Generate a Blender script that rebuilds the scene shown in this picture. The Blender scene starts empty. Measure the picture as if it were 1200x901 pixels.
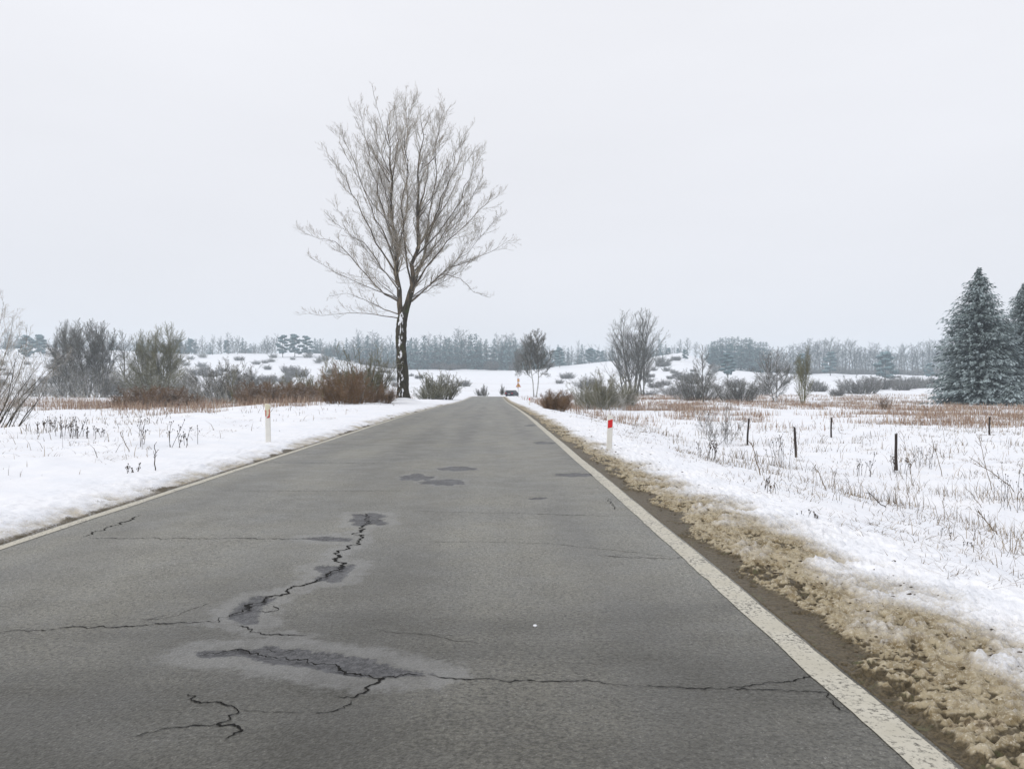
import bpy, math, random
import numpy as np
from mathutils import Vector, Matrix

R = math.radians
scn = bpy.context.scene
COL = scn.collection
rnd = random.Random(7)

# ------------------------------------------------------------------ camera
EYE = 1.4
cam_d = bpy.data.cameras.new("camera")
cam_d.lens = 27.0; cam_d.sensor_width = 36.0
cam_d.clip_start = 0.05; cam_d.clip_end = 6000
cam = bpy.data.objects.new("camera", cam_d); COL.objects.link(cam)
cam.location = (0, 0, EYE)
cam.rotation_euler = (R(90.16), 0, R(-1.34))
scn.camera = cam

# ------------------------------------------------------------------ light
SUN_EL, SUN_AZ = R(32), R(245)
world = bpy.data.worlds.new("World"); scn.world = world; world.use_nodes = True
wn, wl = world.node_tree.nodes, world.node_tree.links
wn.clear()
wo = wn.new("ShaderNodeOutputWorld"); bg = wn.new("ShaderNodeBackground")
sky = wn.new("ShaderNodeTexSky"); sky.sky_type = 'NISHITA'; sky.sun_disc = False
sky.sun_elevation = SUN_EL; sky.sun_rotation = SUN_AZ
sky.air_density = 1.5; sky.dust_density = 6.0
tc = wn.new("ShaderNodeTexCoord"); sx = wn.new("ShaderNodeSeparateXYZ")
wl.new(tc.outputs['Generated'], sx.inputs[0])
cr = wn.new("ShaderNodeValToRGB")
cr.color_ramp.elements[0].position = 0.0; cr.color_ramp.elements[0].color = (0.80, 0.81, 0.865, 1)
cr.color_ramp.elements[1].position = 0.5; cr.color_ramp.elements[1].color = (0.925, 0.930, 0.972, 1)
wl.new(sx.outputs['Z'], cr.inputs[0])
ns = wn.new("ShaderNodeTexNoise"); ns.inputs['Scale'].default_value = 1.3; ns.inputs['Detail'].default_value = 4
mpw = wn.new("ShaderNodeMapping"); mpw.inputs['Scale'].default_value = (1, 1, 4)
wl.new(tc.outputs['Generated'], mpw.inputs[0]); wl.new(mpw.outputs[0], ns.inputs['Vector'])
mr = wn.new("ShaderNodeMapRange"); mr.inputs['From Min'].default_value = .3; mr.inputs['From Max'].default_value = .7
mr.inputs['To Min'].default_value = 9.6; mr.inputs['To Max'].default_value = 10.25
wl.new(ns.outputs['Fac'], mr.inputs['Value'])
vm = wn.new("ShaderNodeVectorMath"); vm.operation = 'SCALE'
wl.new(cr.outputs[0], vm.inputs[0]); wl.new(mr.outputs[0], vm.inputs['Scale'])
mx = wn.new("ShaderNodeMix"); mx.data_type = 'RGBA'; mx.inputs[0].default_value = 0.97   # cloud cover over the clear sky
wl.new(sky.outputs[0], mx.inputs[6]); wl.new(vm.outputs[0], mx.inputs[7])
wl.new(mx.outputs[2], bg.inputs['Color']); bg.inputs['Strength'].default_value = 0.1
wl.new(bg.outputs[0], wo.inputs[0])

sd = bpy.data.lights.new("sun", 'SUN'); sd.energy = 1.15; sd.angle = R(18); sd.color = (1, .97, .93)
so = bpy.data.objects.new("sun", sd); COL.objects.link(so)
so.rotation_euler = (math.pi/2 - SUN_EL, 0, math.pi - SUN_AZ); so.location = (0, 0, 60)

scn.view_settings.view_transform = 'Standard'; scn.view_settings.look = 'None'
scn.view_settings.exposure = 0.0; scn.view_settings.gamma = 1.0; scn.view_settings.use_curve_mapping = False
cy = scn.cycles
cy.max_bounces = 6; cy.diffuse_bounces = 3; cy.glossy_bounces = 2; cy.volume_bounces = 2; cy.transparent_max_bounces = 6
cy.use_denoising = True; cy.sample_clamp_indirect = 6
cy.use_adaptive_sampling = False

# ------------------------------------------------------------------ noise
def _h(ix, iy, seed):
    n = (ix.astype(np.int64) * 374761393 + iy.astype(np.int64) * 668265263 + seed * 974634777) & 0x7fffffff
    n = ((n ^ (n >> 13)) * 1274126177) & 0x7fffffff
    n = ((n ^ (n >> 16)) * 668265263) & 0x7fffffff
    return (n & 0xffff) / 65535.0
def vnoise(x, y, seed=0):
    x = np.asarray(x, float); y = np.asarray(y, float)
    ix = np.floor(x); iy = np.floor(y); fx = x-ix; fy = y-iy
    fx = fx*fx*fx*(fx*(fx*6-15)+10); fy = fy*fy*fy*(fy*(fy*6-15)+10)
    a = _h(ix, iy, seed); b = _h(ix+1, iy, seed); c = _h(ix, iy+1, seed); d = _h(ix+1, iy+1, seed)
    return (a*(1-fx)+b*fx)*(1-fy)+(c*(1-fx)+d*fx)*fy
def fbm(x, y, oct=4, seed=0, gain=.5):
    s = 0; a = 1; t = 0
    for o in range(oct):
        s = s + a*(vnoise(x, y, seed+o*17)*2-1); t += a; a *= gain
        x, y = x*1.93+y*.37+5.2, y*1.93-x*.37+1.7
    return s/t
def sst(a, b, v):
    t = np.clip((v-a)/(b-a), 0, 1); return t*t*(3-2*t)

# ------------------------------------------------------------------ terrain
F_PX, VX, HZ = 900.0, 579.0, 453.0
def road_x(y):
    y = np.asarray(y, float); t = np.clip((y-146)/26, 0, 2); return 6*t*t + .923*np.maximum(y-198, 0)
_ry = np.arange(-60, 700, 1.)
_rz = np.interp(_ry, [-60, 36, 60, 85, 110, 140, 157, 166, 176, 192, 232, 700], [0, 0, -.18, -.45, -.62, -.60, -.60, -.84, -1.25, -2.0, -3.0, -3.0])
_rz = np.convolve(np.pad(_rz, 4, mode='edge'), np.ones(9)/9, 'valid')
def road_z(y): return np.interp(np.asarray(y, float), _ry, _rz)
T_PX = np.array([-200, 0, 70, 200, 380, 450, 600, 680, 760, 800, 850, 950, 1100, 1300.])
T_TOP = np.array([412, 410, 408, 415, 415, 430, 433, 427, 419, 412, 429, 437, 440, 441.])
def field(x, y):
    px = VX + F_PX*x/np.maximum(y, 60)
    top = np.interp(px, T_PX, T_TOP)
    z0 = -0.55 - 0.5*sst(-6, 6, x)
    def zz(yp, Y): return EYE + (HZ-yp)/F_PX*Y
    zs = [z0, z0-.1, zz(462.3, 220), zz(456-(456-top)*.14, 320), zz(top+(456-top)*.45, 450), zz(top, 600), zz(top, 600)*1.0, zz(top, 600)*.8]
    ys = [0, 120, 220, 320, 450, 600, 850, 1900]
    out = zs[0]+0*x
    for i in range(len(ys)-1):
        m = (y >= ys[i])
        t = np.clip((y-ys[i])/(ys[i+1]-ys[i]), 0, 1)
        out = np.where(m, zs[i]*(1-t)+zs[i+1]*t, out)
    far = sst(180, 420, y)
    out = out + fbm(x/9, y/9, 3, 3)*.16*sst(5, 30, y) + fbm(x/70, y/70, 3, 9)*1.3*far + fbm(x/18, y/18, 2, 29)*.45*far
    return out
LE, RE = -4.31, 1.62          # centres of the edge lines
ROAD_L, ROAD_R = -4.40, 1.725
def zat(x, y, fine=False):
    x = np.asarray(x, float); y = np.asarray(y, float)
    u = x-road_x(y); r = road_z(y); F = field(x, y)
    endb = sst(215, 300, y)
    sR = u-ROAD_R; sL = ROAD_L-u
    # right verge: mud, then shoved slush, then a slope down to the field
    verR = r + .03*sst(.1, .8, sR) - .13*sst(1.2, 3.2, sR)
    zR = verR*(1-sst(1.6, 8.0, sR)) + F*sst(1.6, 8.0, sR)
    edge = 10+4*fbm(y/15, y*0+3, 2, 5)
    verL = r + .09*sst(.0, .5, sL) + .10*sst(.4, 3, sL)
    bl = sst(edge, edge+9, sL-.3*np.clip(y-30, 0, 60)*0)
    zL = verL*(1-bl) + F*bl
    z = np.where(u > -1.3, np.where(sR > 0, zR, r), np.where(sL > 0, zL, r))
    z = z*(1-endb) + F*endb
    off = np.maximum(sR, sL)
    z = z + fbm(x/1.3, y/1.3, 5, 11, .58)*.11*sst(1.0, 3.5, off)*(1-sst(150, 300, y)*.5) + fbm(x/4, y/4, 2, 31)*.10*sst(1.5, 5, off)
    z = z + .38*np.exp(-((x+7.75)**2+(y-66)**2)/.9) + .2*np.exp(-((x+7.75)**2+(y-65.5)**2)/6)
    return z
def zpt(x, y): return float(zat(np.array([x]), np.array([y]))[0])
def at(px, depth):
    x = (px-VX)/F_PX*depth; return x, depth, zpt(x, depth)
_D = np.geomspace(2.5, 700, 2600)
def hit(px, py):
    """where the line of sight through a photograph pixel first meets the ground"""
    xs = (px-VX)/F_PX*_D; zs = zat(xs, _D); ray = EYE-(py-HZ)/F_PX*_D
    k = np.nonzero(zs >= ray)[0]
    k = k[0] if len(k) else len(_D)-1
    return float(xs[k]), float(_D[k]), float(zs[k])

# ------------------------------------------------------------------ mesh helpers
def raw_mesh(name, V, loops, starts, totals, smooth=False):
    me = bpy.data.meshes.new(name)
    V = np.asarray(V, np.float32); loops = np.asarray(loops, np.int32)
    me.vertices.add(len(V)); me.vertices.foreach_set("co", V.ravel())
    me.loops.add(len(loops)); me.loops.foreach_set("vertex_index", loops)
    me.polygons.add(len(starts)); me.polygons.foreach_set("loop_start", np.asarray(starts, np.int32))
    me.polygons.foreach_set("loop_total", np.asarray(totals, np.int32))
    me.update(calc_edges=True); me.validate()
    if smooth: me.polygons.foreach_set("use_smooth", np.ones(len(starts), bool))
    return me
def quad_mesh(name, V, Q, smooth=False):
    Q = np.asarray(Q, np.int32); n = len(Q)
    return raw_mesh(name, V, Q.ravel(), np.arange(n)*4, np.full(n, 4), smooth)
def tri_mesh(name, V, T, smooth=False):
    T = np.asarray(T, np.int32); n = len(T)
    return raw_mesh(name, V, T.ravel(), np.arange(n)*3, np.full(n, 3), smooth)
def fattr(me, name, vals, dom='POINT'):
    a = me.attributes.new(name, 'FLOAT', dom); a.data.foreach_set('value', np.asarray(vals, np.float32).ravel())
def obj(name, me, mats=(), parent=None):
    o = bpy.data.objects.new(name, me); COL.objects.link(o)
    for m in (mats if isinstance(mats, (list, tuple)) else [mats]):
        if m and me is not None and len(me.materials) < 4: me.materials.append(m)
    if parent: o.parent = parent
    return o
def tag(o, label=None, cat=None, group=None, kind=None):
    for k, v in (('label', label), ('category', cat), ('group', group), ('kind', kind)):
        if v: o[k] = v
    return o
def thing(name, loc=(0, 0, 0), rz=0, label=None, cat=None, group=None):
    o = bpy.data.objects.new(name, None); COL.objects.link(o); o.location = loc; o.rotation_euler = (0, 0, rz)
    o.empty_display_size = .2
    return tag(o, label, cat, group)
def copy_thing(root, loc, rz=0, scale=None, label=None, group=None, name=None):
    c = root.copy(); COL.objects.link(c); c.location = loc; c.rotation_euler = (0, 0, rz)
    if name: c.name = name
    if scale is not None: c.scale = scale if isinstance(scale, (tuple, list)) else (scale,)*3
    if label: c['label'] = label
    if group: c['group'] = group
    elif 'group' in c: del c['group']
    for ch in root.children:
        d = ch.copy(); COL.objects.link(d); d.parent = c
        for g in ch.children:
            e = g.copy(); COL.objects.link(e); e.parent = d
    return c

class MB:
    """collects boxes, prisms and lathes into one mesh"""
    def __init__(s): s.V = []; s.F = []
    def box(s, x0, x1, y0, y1, z0, z1, ch=0):
        b = len(s.V)
        s.V += [(x0, y0, z0), (x1, y0, z0), (x1, y1, z0), (x0, y1, z0), (x0+ch, y0+ch, z1), (x1-ch, y0+ch, z1), (x1-ch, y1-ch, z1), (x0+ch, y1-ch, z1)]
        s.F += [(b, b+3, b+2, b+1), (b+4, b+5, b+6, b+7), (b, b+1, b+5, b+4), (b+1, b+2, b+6, b+5), (b+2, b+3, b+7, b+6), (b+3, b, b+4, b+7)]
    def loft(s, rings, cap=True):
        b = len(s.V); n = len(rings[0])
        for r in rings: s.V += [tuple(p) for p in r]
        for i in range(len(rings)-1):
            for j in range(n):
                k = (j+1) % n
                s.F.append((b+i*n+j, b+i*n+k, b+(i+1)*n+k, b+(i+1)*n+j))
        if cap:
            s.F.append(tuple(b+j for j in reversed(range(n)))); s.F.append(tuple(b+(len(rings)-1)*n+j for j in range(n)))
    def build(s, name, mats, parent=None, smooth=False, bevel=0):
        me = bpy.data.meshes.new(name); me.from_pydata(s.V, [], s.F); me.update()
        if smooth: me.polygons.foreach_set("use_smooth", np.ones(len(me.polygons), bool))
        o = obj(name, me, mats, parent)
        if bevel:
            m = o.modifiers.new('b', 'BEVEL'); m.width = bevel; m.segments = 2
        return o

class Tubes:
    def __init__(s): s.g = {}
    def add(s, P, rad, sides=3):
        s.g.setdefault((len(P), sides), []).append((np.array(P, float)[None], np.array(rad, float)[None]))
    def add_batch(s, P, rad, sides=3):
        s.g.setdefault((P.shape[1], sides), []).append((P, rad))
    def count(s): return sum(len(v) for v in s.g.values())
    def arrays(s):
        Vs, Qs, base = [], [], 0
        for (n, sd), L in s.g.items():
            P = np.concatenate([a[0] for a in L]); r = np.concatenate([a[1] for a in L])
            B = len(P)
            d = np.gradient(P, axis=1) if n > 2 else np.repeat((P[:, 1:]-P[:, :1]), 2, axis=1)
            d /= np.linalg.norm(d, axis=2, keepdims=True)+1e-9
            ch = P[:, -1]-P[:, 0]; ch /= np.linalg.norm(ch, axis=1, keepdims=True)+1e-9
            ref = np.where(np.abs(ch[:, 2:3]) > .7, np.array([[1., .13, 0]]), np.array([[.1, 0, 1.]]))
            u = np.cross(d, ref[:, None, :]); u /= np.linalg.norm(u, axis=2, keepdims=True)+1e-9
            v = np.cross(d, u)
            an = np.arange(sd)*2*math.pi/sd
            ring = P[:, :, None, :] + r[:, :, None, None]*(np.cos(an)[None, None, :, None]*u[:, :, None, :]+np.sin(an)[None, None, :, None]*v[:, :, None, :])
            Vs.append(ring.reshape(-1, 3))
            i = np.arange(n-1)[:, None]*sd; j = np.arange(sd)[None, :]; k = (j+1) % sd
            q = np.stack([i+j, i+k, i+sd+k, i+sd+j], -1).reshape(-1, 4)
            Q = (np.arange(B)*n*sd)[:, None, None] + q[None]
            Qs.append(Q.reshape(-1, 4)+base); base += B*n*sd
        return np.concatenate(Vs), np.concatenate(Qs)
    def mesh(s, name, smooth=True):
        V, Q = s.arrays(); return quad_mesh(name, V, Q, smooth)

# ------------------------------------------------------------------ materials
def new_mat(name):
    m = bpy.data.materials.new(name); m.use_nodes = True
    nt = m.node_tree; b = nt.nodes['Principled BSDF']; return m, nt.nodes, nt.links, b
def N(nodes, t, **kw):
    n = nodes.new(t)
    for k, v in kw.items(): setattr(n, k, v)
    return n
def noise(nodes, links, scale, detail=4, vec=None, rough=.55):
    n = nodes.new("ShaderNodeTexNoise"); n.inputs['Scale'].default_value = scale; n.inputs['Detail'].default_value = detail
    n.inputs['Roughness'].default_value = rough
    if vec is not None: links.new(vec, n.inputs['Vector'])
    return n.outputs['Fac']
def ramp(nodes, links, fac, stops):
    r = nodes.new("ShaderNodeValToRGB"); e = r.color_ramp.elements
    while len(e) > len(stops): e.remove(e[-1])
    while len(e) < len(stops): e.new(.5)
    for i, (p, c) in enumerate(stops):
        e[i].position = p; e[i].color = (c, c, c, 1) if isinstance(c, (int, float)) else (*c, 1)
    links.new(fac, r.inputs[0]); return r.outputs[0]
def mixc(nodes, links, fac, a, b, mode='MIX'):
    m = nodes.new("ShaderNodeMix"); m.data_type = 'RGBA'; m.blend_type = mode; m.clamp_factor = True
    for sock, v in ((m.inputs[0], fac), (m.inputs[6], a), (m.inputs[7], b)):
        if isinstance(v, (int, float)): sock.default_value = v
        elif isinstance(v, (tuple, list)): sock.default_value = (*v, 1)
        else: links.new(v, sock)
    return m.outputs[2]
def math_(nodes, links, op, a, b=0., c=None):
    m = nodes.new("ShaderNodeMath"); m.operation = op
    for i, v in enumerate((a, b, c)):
        if v is None: continue
        if isinstance(v, (int, float)): m.inputs[i].default_value = v
        else: links.new(v, m.inputs[i])
    return m.outputs[0]
def mapr(nodes, links, v, a, b, c=0., d=1., smooth=True):
    m = nodes.new("ShaderNodeMapRange"); m.interpolation_type = 'SMOOTHSTEP' if smooth else 'LINEAR'
    links.new(v, m.inputs[0])
    for i, x in zip((1, 2, 3, 4), (a, b, c, d)): m.inputs[i].default_value = x
    return m.outputs[0]
def attr(nodes, name):
    a = nodes.new("ShaderNodeAttribute"); a.attribute_name = name; return a.outputs['Fac']
def coords(nodes): return nodes.new("ShaderNodeTexCoord").outputs['Object']
def bump(nodes, links, h, strength, dist, bsdf):
    b = nodes.new("ShaderNodeBump"); b.inputs['Strength'].default_value = strength; b.inputs['Distance'].default_value = dist
    links.new(h, b.inputs['Height']); links.new(b.outputs[0], bsdf.inputs['Normal'])

def simple(name, col, rough=.7, var=.25, scale=6., spec=.3, metallic=0.):
    m, n, l, b = new_mat(name)
    f = noise(n, l, scale, 5, coords(n))
    c = mixc(n, l, f, tuple(x*(1-var) for x in col), tuple(min(1, x*(1+var)) for x in col))
    l.new(c, b.inputs['Base Color']); b.inputs['Roughness'].default_value = rough
    b.inputs['Specular IOR Level'].default_value = spec; b.inputs['Metallic'].default_value = metallic
    return m
SNOWC = (.86, .875, .91)
def bark(name, c1, c2, snow=.5, scale=8, stretch=.3, rough=.9):
    """bark with snow lying along the upper sides of the limbs"""
    m, n, l, b = new_mat(name)
    co = coords(n); mp = n.new("ShaderNodeMapping"); mp.inputs['Scale'].default_value = (1, 1, stretch); l.new(co, mp.inputs[0])
    f = noise(n, l, scale, 5, mp.outputs[0], .65)
    c = mixc(n, l, mapr(n, l, f, .35, .65), c1, c2)
    g = n.new("ShaderNodeNewGeometry"); s = n.new("ShaderNodeSeparateXYZ"); l.new(g.outputs['Normal'], s.inputs[0])
    up = mapr(n, l, math_(n, l, 'ADD', s.outputs['Z'], math_(n, l, 'MULTIPLY', noise(n, l, 1.7, 3, co), .8)), 1.25-snow, 1.45-snow)
    c = mixc(n, l, up, c, SNOWC)
    l.new(c, b.inputs['Base Color']); b.inputs['Roughness'].default_value = rough; b.inputs['Specular IOR Level'].default_value = .2
    bump(n, l, f, .6, .03, b)
    return m

# snow / verge ground ------------------------------------------------
def ground_material():
    m, n, l, b = new_mat("snow_ground")
    co = coords(n)
    n1 = noise(n, l, 1.1, 6, co); n2 = noise(n, l, 14, 5, co, .65); n3 = noise(n, l, 55, 4, co, .7)
    snow = mixc(n, l, mapr(n, l, n1, .3, .7), (.84, .86, .905), (.90, .905, .93))
    dirt = attr(n, "dirt"); mud = attr(n, "mud"); tuft = attr(n, "tuft")
    tan = mixc(n, l, mapr(n, l, n2, .34, .62), (.20, .150, .075), (.43, .365, .245))
    tan = mixc(n, l, mapr(n, l, n3, .5, .72), tan, (.66, .61, .50))
    d = math_(n, l, 'ADD', dirt, math_(n, l, 'MULTIPLY', math_(n, l, 'SUBTRACT', n3, .5), 1.0))
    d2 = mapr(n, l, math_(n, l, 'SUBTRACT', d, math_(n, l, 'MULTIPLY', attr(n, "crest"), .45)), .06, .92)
    c = mixc(n, l, math_(n, l, 'MULTIPLY', d2, mapr(n, l, dirt, 0, .08)), snow, tan)
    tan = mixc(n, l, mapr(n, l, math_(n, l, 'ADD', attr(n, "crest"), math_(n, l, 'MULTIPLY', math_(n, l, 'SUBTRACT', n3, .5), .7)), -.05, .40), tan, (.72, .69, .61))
    tan = mixc(n, l, mapr(n, l, math_(n, l, 'ADD', attr(n, "crest"), math_(n, l, 'MULTIPLY', math_(n, l, 'SUBTRACT', n3, .5), .5)), .20, -.34), tan, (.125, .088, .036))  # dark brown hollows: mud, plus crevice shade painted into the slush colour
    mudc = mixc(n, l, mapr(n, l, n3, .35, .65), (.055, .042, .022), (.135, .105, .06))
    mudc = mixc(n, l, mapr(n, l, n2, .55, .75), mudc, (.10, .10, .045))
    mm = mapr(n, l, math_(n, l, 'ADD', mud, math_(n, l, 'MULTIPLY', math_(n, l, 'SUBTRACT', n3, .5), .8)), .30, .72)
    c = mixc(n, l, mm, c, mudc)
    # flattened dry grass showing through thin snow
    t2 = mapr(n, l, math_(n, l, 'ADD', tuft, math_(n, l, 'MULTIPLY', math_(n, l, 'SUBTRACT', noise(n, l, 3.1, 6, co, .75), .5), 1.6)), .55, .95)
    c = mixc(n, l, math_(n, l, 'MULTIPLY', t2, .75), c, (.30, .23, .16))
    l.new(c, b.inputs['Base Color'])
    rr = mapr(n, l, mm, 0, 1, .75, .5)
    l.new(rr, b.inputs['Roughness']); b.inputs['Specular IOR Level'].default_value = .25
    h = math_(n, l, 'ADD', math_(n, l, 'MULTIPLY', n2, 1.0), math_(n, l, 'MULTIPLY', n3, .45))
    h2 = math_(n, l, 'MULTIPLY', h, mapr(n, l, dirt, 0, .5, .35, 1.0))
    bump(n, l, h2, .7, .03, b)
    return m

def asphalt_material():
    m, n, l, b = new_mat("worn_asphalt")
    co = coords(n)
    v = n.new("ShaderNodeTexVoronoi"); v.inputs['Scale'].default_value = 75; l.new(co, v.inputs['Vector'])
    v2 = n.new("ShaderNodeTexVoronoi"); v2.inputs['Scale'].default_value = 170; l.new(co, v2.inputs['Vector'])
    n1 = noise(n, l, 45, 5, co, .7); n2 = noise(n, l, 2.2, 5, co, .6)
    mp = n.new("ShaderNodeMapping"); mp.inputs['Scale'].default_value = (1.4, .10, 1); l.new(co, mp.inputs[0])
    n3 = noise(n, l, 1.0, 4, mp.outputs[0], .5)
    n4 = noise(n, l, .5, 3, co)
    base = mixc(n, l, mapr(n, l, n2, .3, .7), (.178, .174, .150), (.236, .230, .198))
    base = mixc(n, l, mapr(n, l, n3, .35, .65), base, (.138, .135, .120), 'MIX')
    base = mixc(n, l, .5, base, mixc(n, l, mapr(n, l, n4, .35, .65), (.190, .190, .176), (.250, .240, .202)))
    # aggregate: each stone its own tone, dark binder between
    sep = n.new("ShaderNodeSeparateColor"); l.new(v.outputs['Color'], sep.inputs[0])
    base = mixc(n, l, .8, base, mixc(n, l, mapr(n, l, sep.outputs[0], 0, 1, 0, 1, False), (.34, .34, .34), (.68, .675, .65)), 'OVERLAY')
    base = mixc(n, l, mapr(n, l, n1, .50, .66), base, (.05, .049, .043))
    sep2 = n.new("ShaderNodeSeparateColor"); l.new(v2.outputs['Color'], sep2.inputs[0])
    base = mixc(n, l, mapr(n, l, sep2.outputs[1], .93, .99), base, (.40, .39, .36))
    base = mixc(n, l, math_(n, l, 'MULTIPLY', attr(n, "track"), .35), base, (.108, .108, .102))
    dm = math_(n, l, 'MULTIPLY', attr(n, "near_dark"), mapr(n, l, n1, .36, .60, .62, 1.0))
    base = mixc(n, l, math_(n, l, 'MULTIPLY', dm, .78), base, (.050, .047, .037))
    # pale dried halo round old repairs, then the dark repair itself
    wob = math_(n, l, 'MULTIPLY', math_(n, l, 'SUBTRACT', noise(n, l, 9, 5, co, .65), .5), .34)
    wob2 = math_(n, l, 'MULTIPLY', math_(n, l, 'SUBTRACT', noise(n, l, 16, 5, co, .75), .5), .17)
    hal = mapr(n, l, math_(n, l, 'ADD', attr(n, "halo"), wob), -.045, .045, .0, 1)
    hal = math_(n, l, 'SUBTRACT', 1.0, hal)
    base = mixc(n, l, math_(n, l, 'MULTIPLY', math_(n, l, 'MULTIPLY', hal, mapr(n, l, noise(n, l, 5, 5, co, .7), .3, .62, .4, 1)), .48), base, (.27, .27, .265))
    pat = mapr(n, l, math_(n, l, 'ADD', attr(n, "patch"), wob2), -.008, .012, 1, 0)
    pc = mixc(n, l, mapr(n, l, noise(n, l, 28, 5, co, .75), .40, .60), (.026, .026, .029), (.098, .098, .103))
    base = mixc(n, l, math_(n, l, 'MULTIPLY', pat, .9), base, pc)
    l.new(base, b.inputs['Base Color'])
    l.new(mapr(n, l, n2, .3, .7, .44, .60), b.inputs['Roughness']); b.inputs['Specular IOR Level'].default_value = .45
    h = math_(n, l, 'ADD', v.outputs['Distance'], math_(n, l, 'MULTIPLY', n1, .8))
    h = math_(n, l, 'SUBTRACT', h, math_(n, l, 'MULTIPLY', pat, .6))
    bump(n, l, h, .55, .008, b)
    return m

def line_material():
    m, n, l, b = new_mat("worn_road_paint")
    co = coords(n); n1 = noise(n, l, 40, 6, co, .75); n2 = noise(n, l, 3, 4, co)
    c = mixc(n, l, mapr(n, l, n2, .3, .7), (.50, .47, .385), (.60, .57, .485))
    w = mapr(n, l, math_(n, l, 'ADD', n1, math_(n, l, 'MULTIPLY', n2, .35)), .68, .80)
    c = mixc(n, l, w, c, (.16, .15, .125))
    l.new(c, b.inputs['Base Color']); b.inputs['Roughness'].default_value = .65; b.inputs['Specular IOR Level'].default_value = .3
    bump(n, l, n1, .4, .004, b); return m

def leafy(name, dark, mid, frost, rough=.8):
    m, n, l, b = new_mat(name)
    a = attr(n, "frost"); f = noise(n, l, 1.3, 4, coords(n))
    c = mixc(n, l, mapr(n, l, f, .35, .65), dark, mid)
    c = mixc(n, l, a, c, frost)
    l.new(c, b.inputs['Base Color']); b.inputs['Roughness'].default_value = rough; b.inputs['Specular IOR Level'].default_value = .15
    return m
def blade_mat(name, c1, c2, c3):
    m, n, l, b = new_mat(name)
    a = attr(n, "tone")
    c = ramp(n, l, a, [(0, c1), (.5, c2), (1, c3)])
    l.new(c, b.inputs['Base Color']); b.inputs['Roughness'].default_value = .8; b.inputs['Specular IOR Level'].default_value = .15
    return m

M = {}
M['ground'] = ground_material(); M['asphalt'] = asphalt_material(); M['line'] = line_material()
M['crack'] = simple('crack_dirt', (.016, .015, .014), .95, .4, 30, .1)
M['shallow_crack'] = simple('fine_crack_dirt', (.055, .052, .047), .95, .4, 30, .1)

# ------------------------------------------------------------------ road
def G(px, py):
    d = F_PX*EYE/(py-HZ); return ((px-VX)/F_PX*d, d)
def c6(p): return G(200+p[0]/3.003, 580+p[1]/3.003)
def seg_dist(X, Y, pts, closed=False):
    D = np.full(X.shape, 1e9); P = list(pts)+([pts[0]] if closed else [])
    for (ax, ay), (bx, by) in zip(P[:-1], P[1:]):
        dx, dy = bx-ax, by-ay; L = dx*dx+dy*dy+1e-12
        t = np.clip(((X-ax)*dx+(Y-ay)*dy)/L, 0, 1)
        D = np.minimum(D, np.hypot(X-ax-t*dx, Y-ay-t*dy))
    return D
def poly_sdf(X, Y, pts):
    D = seg_dist(X, Y, pts, True); inside = np.zeros(X.shape, bool); n = len(pts)
    for i in range(n):
        ax, ay = pts[i]; bx, by = pts[(i+1) % n]
        c = ((ay > Y) != (by > Y)) & (X < (bx-ax)*(Y-ay)/((by-ay) if abs(by-ay) > 1e-9 else 1e-9)+ax)
        inside ^= c
    return np.where(inside, -D, D)
def ell(px, py, hw, hh, n=16):
    k = random.Random(int(px*7)); n = 26
    return [G(px+hw*q*math.cos(a*2*math.pi/n), py+hh*q*math.sin(a*2*math.pi/n)) for a in range(n) for q in (k.uniform(.62, 1.12),)]
patches = [
    [c6(p) for p in [(100, 545), (200, 535), (320, 535), (350, 522), (450, 535), (600, 555), (720, 575), (800, 605), (925, 630), (760, 636), (640, 632), (480, 600), (340, 580), (260, 555), (120, 562)]],
    [c6(p) for p in [(305, 348), (380, 358), (330, 385), (310, 430), (330, 445), (270, 450), (215, 425), (240, 385)]],
    [c6(p) for p in [(505, 252), (535, 243), (600, 246), (660, 238), (640, 262), (618, 280), (606, 300), (570, 305), (545, 296), (520, 300), (515, 288), (540, 272), (524, 262)]],
    [c6(p) for p in [(640, 62), (690, 66), (700, 60), (745, 64), (765, 74), (735, 80), (768, 98), (735, 106), (715, 98), (680, 108), (640, 104), (655, 92), (625, 90), (650, 78)]],
    [c6(p) for p in [(465, 148), (560, 142), (640, 150), (640, 161), (540, 158)]],
    ell(536, 549, 25, 3), ell(487, 559.5, 22, 4.2), ell(521, 565, 28, 4.2),
    ell(676, 557, 28, 2.6), ell(638, 519, 16, 1.6), ell(622, 498.5, 9, 1.2), ell(630, 584, 14, 1.4) ]
main_crack = [(705, 90), (682, 112), (655, 138), (674, 160), (640, 178), (612, 188), (588, 205), (583, 222), (603, 240), (572, 265), (555, 280), (522, 297), (480, 312), (440, 325), (400, 345), (340, 358), (300, 380), (270, 400), (215, 425), (170, 440)]
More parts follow.
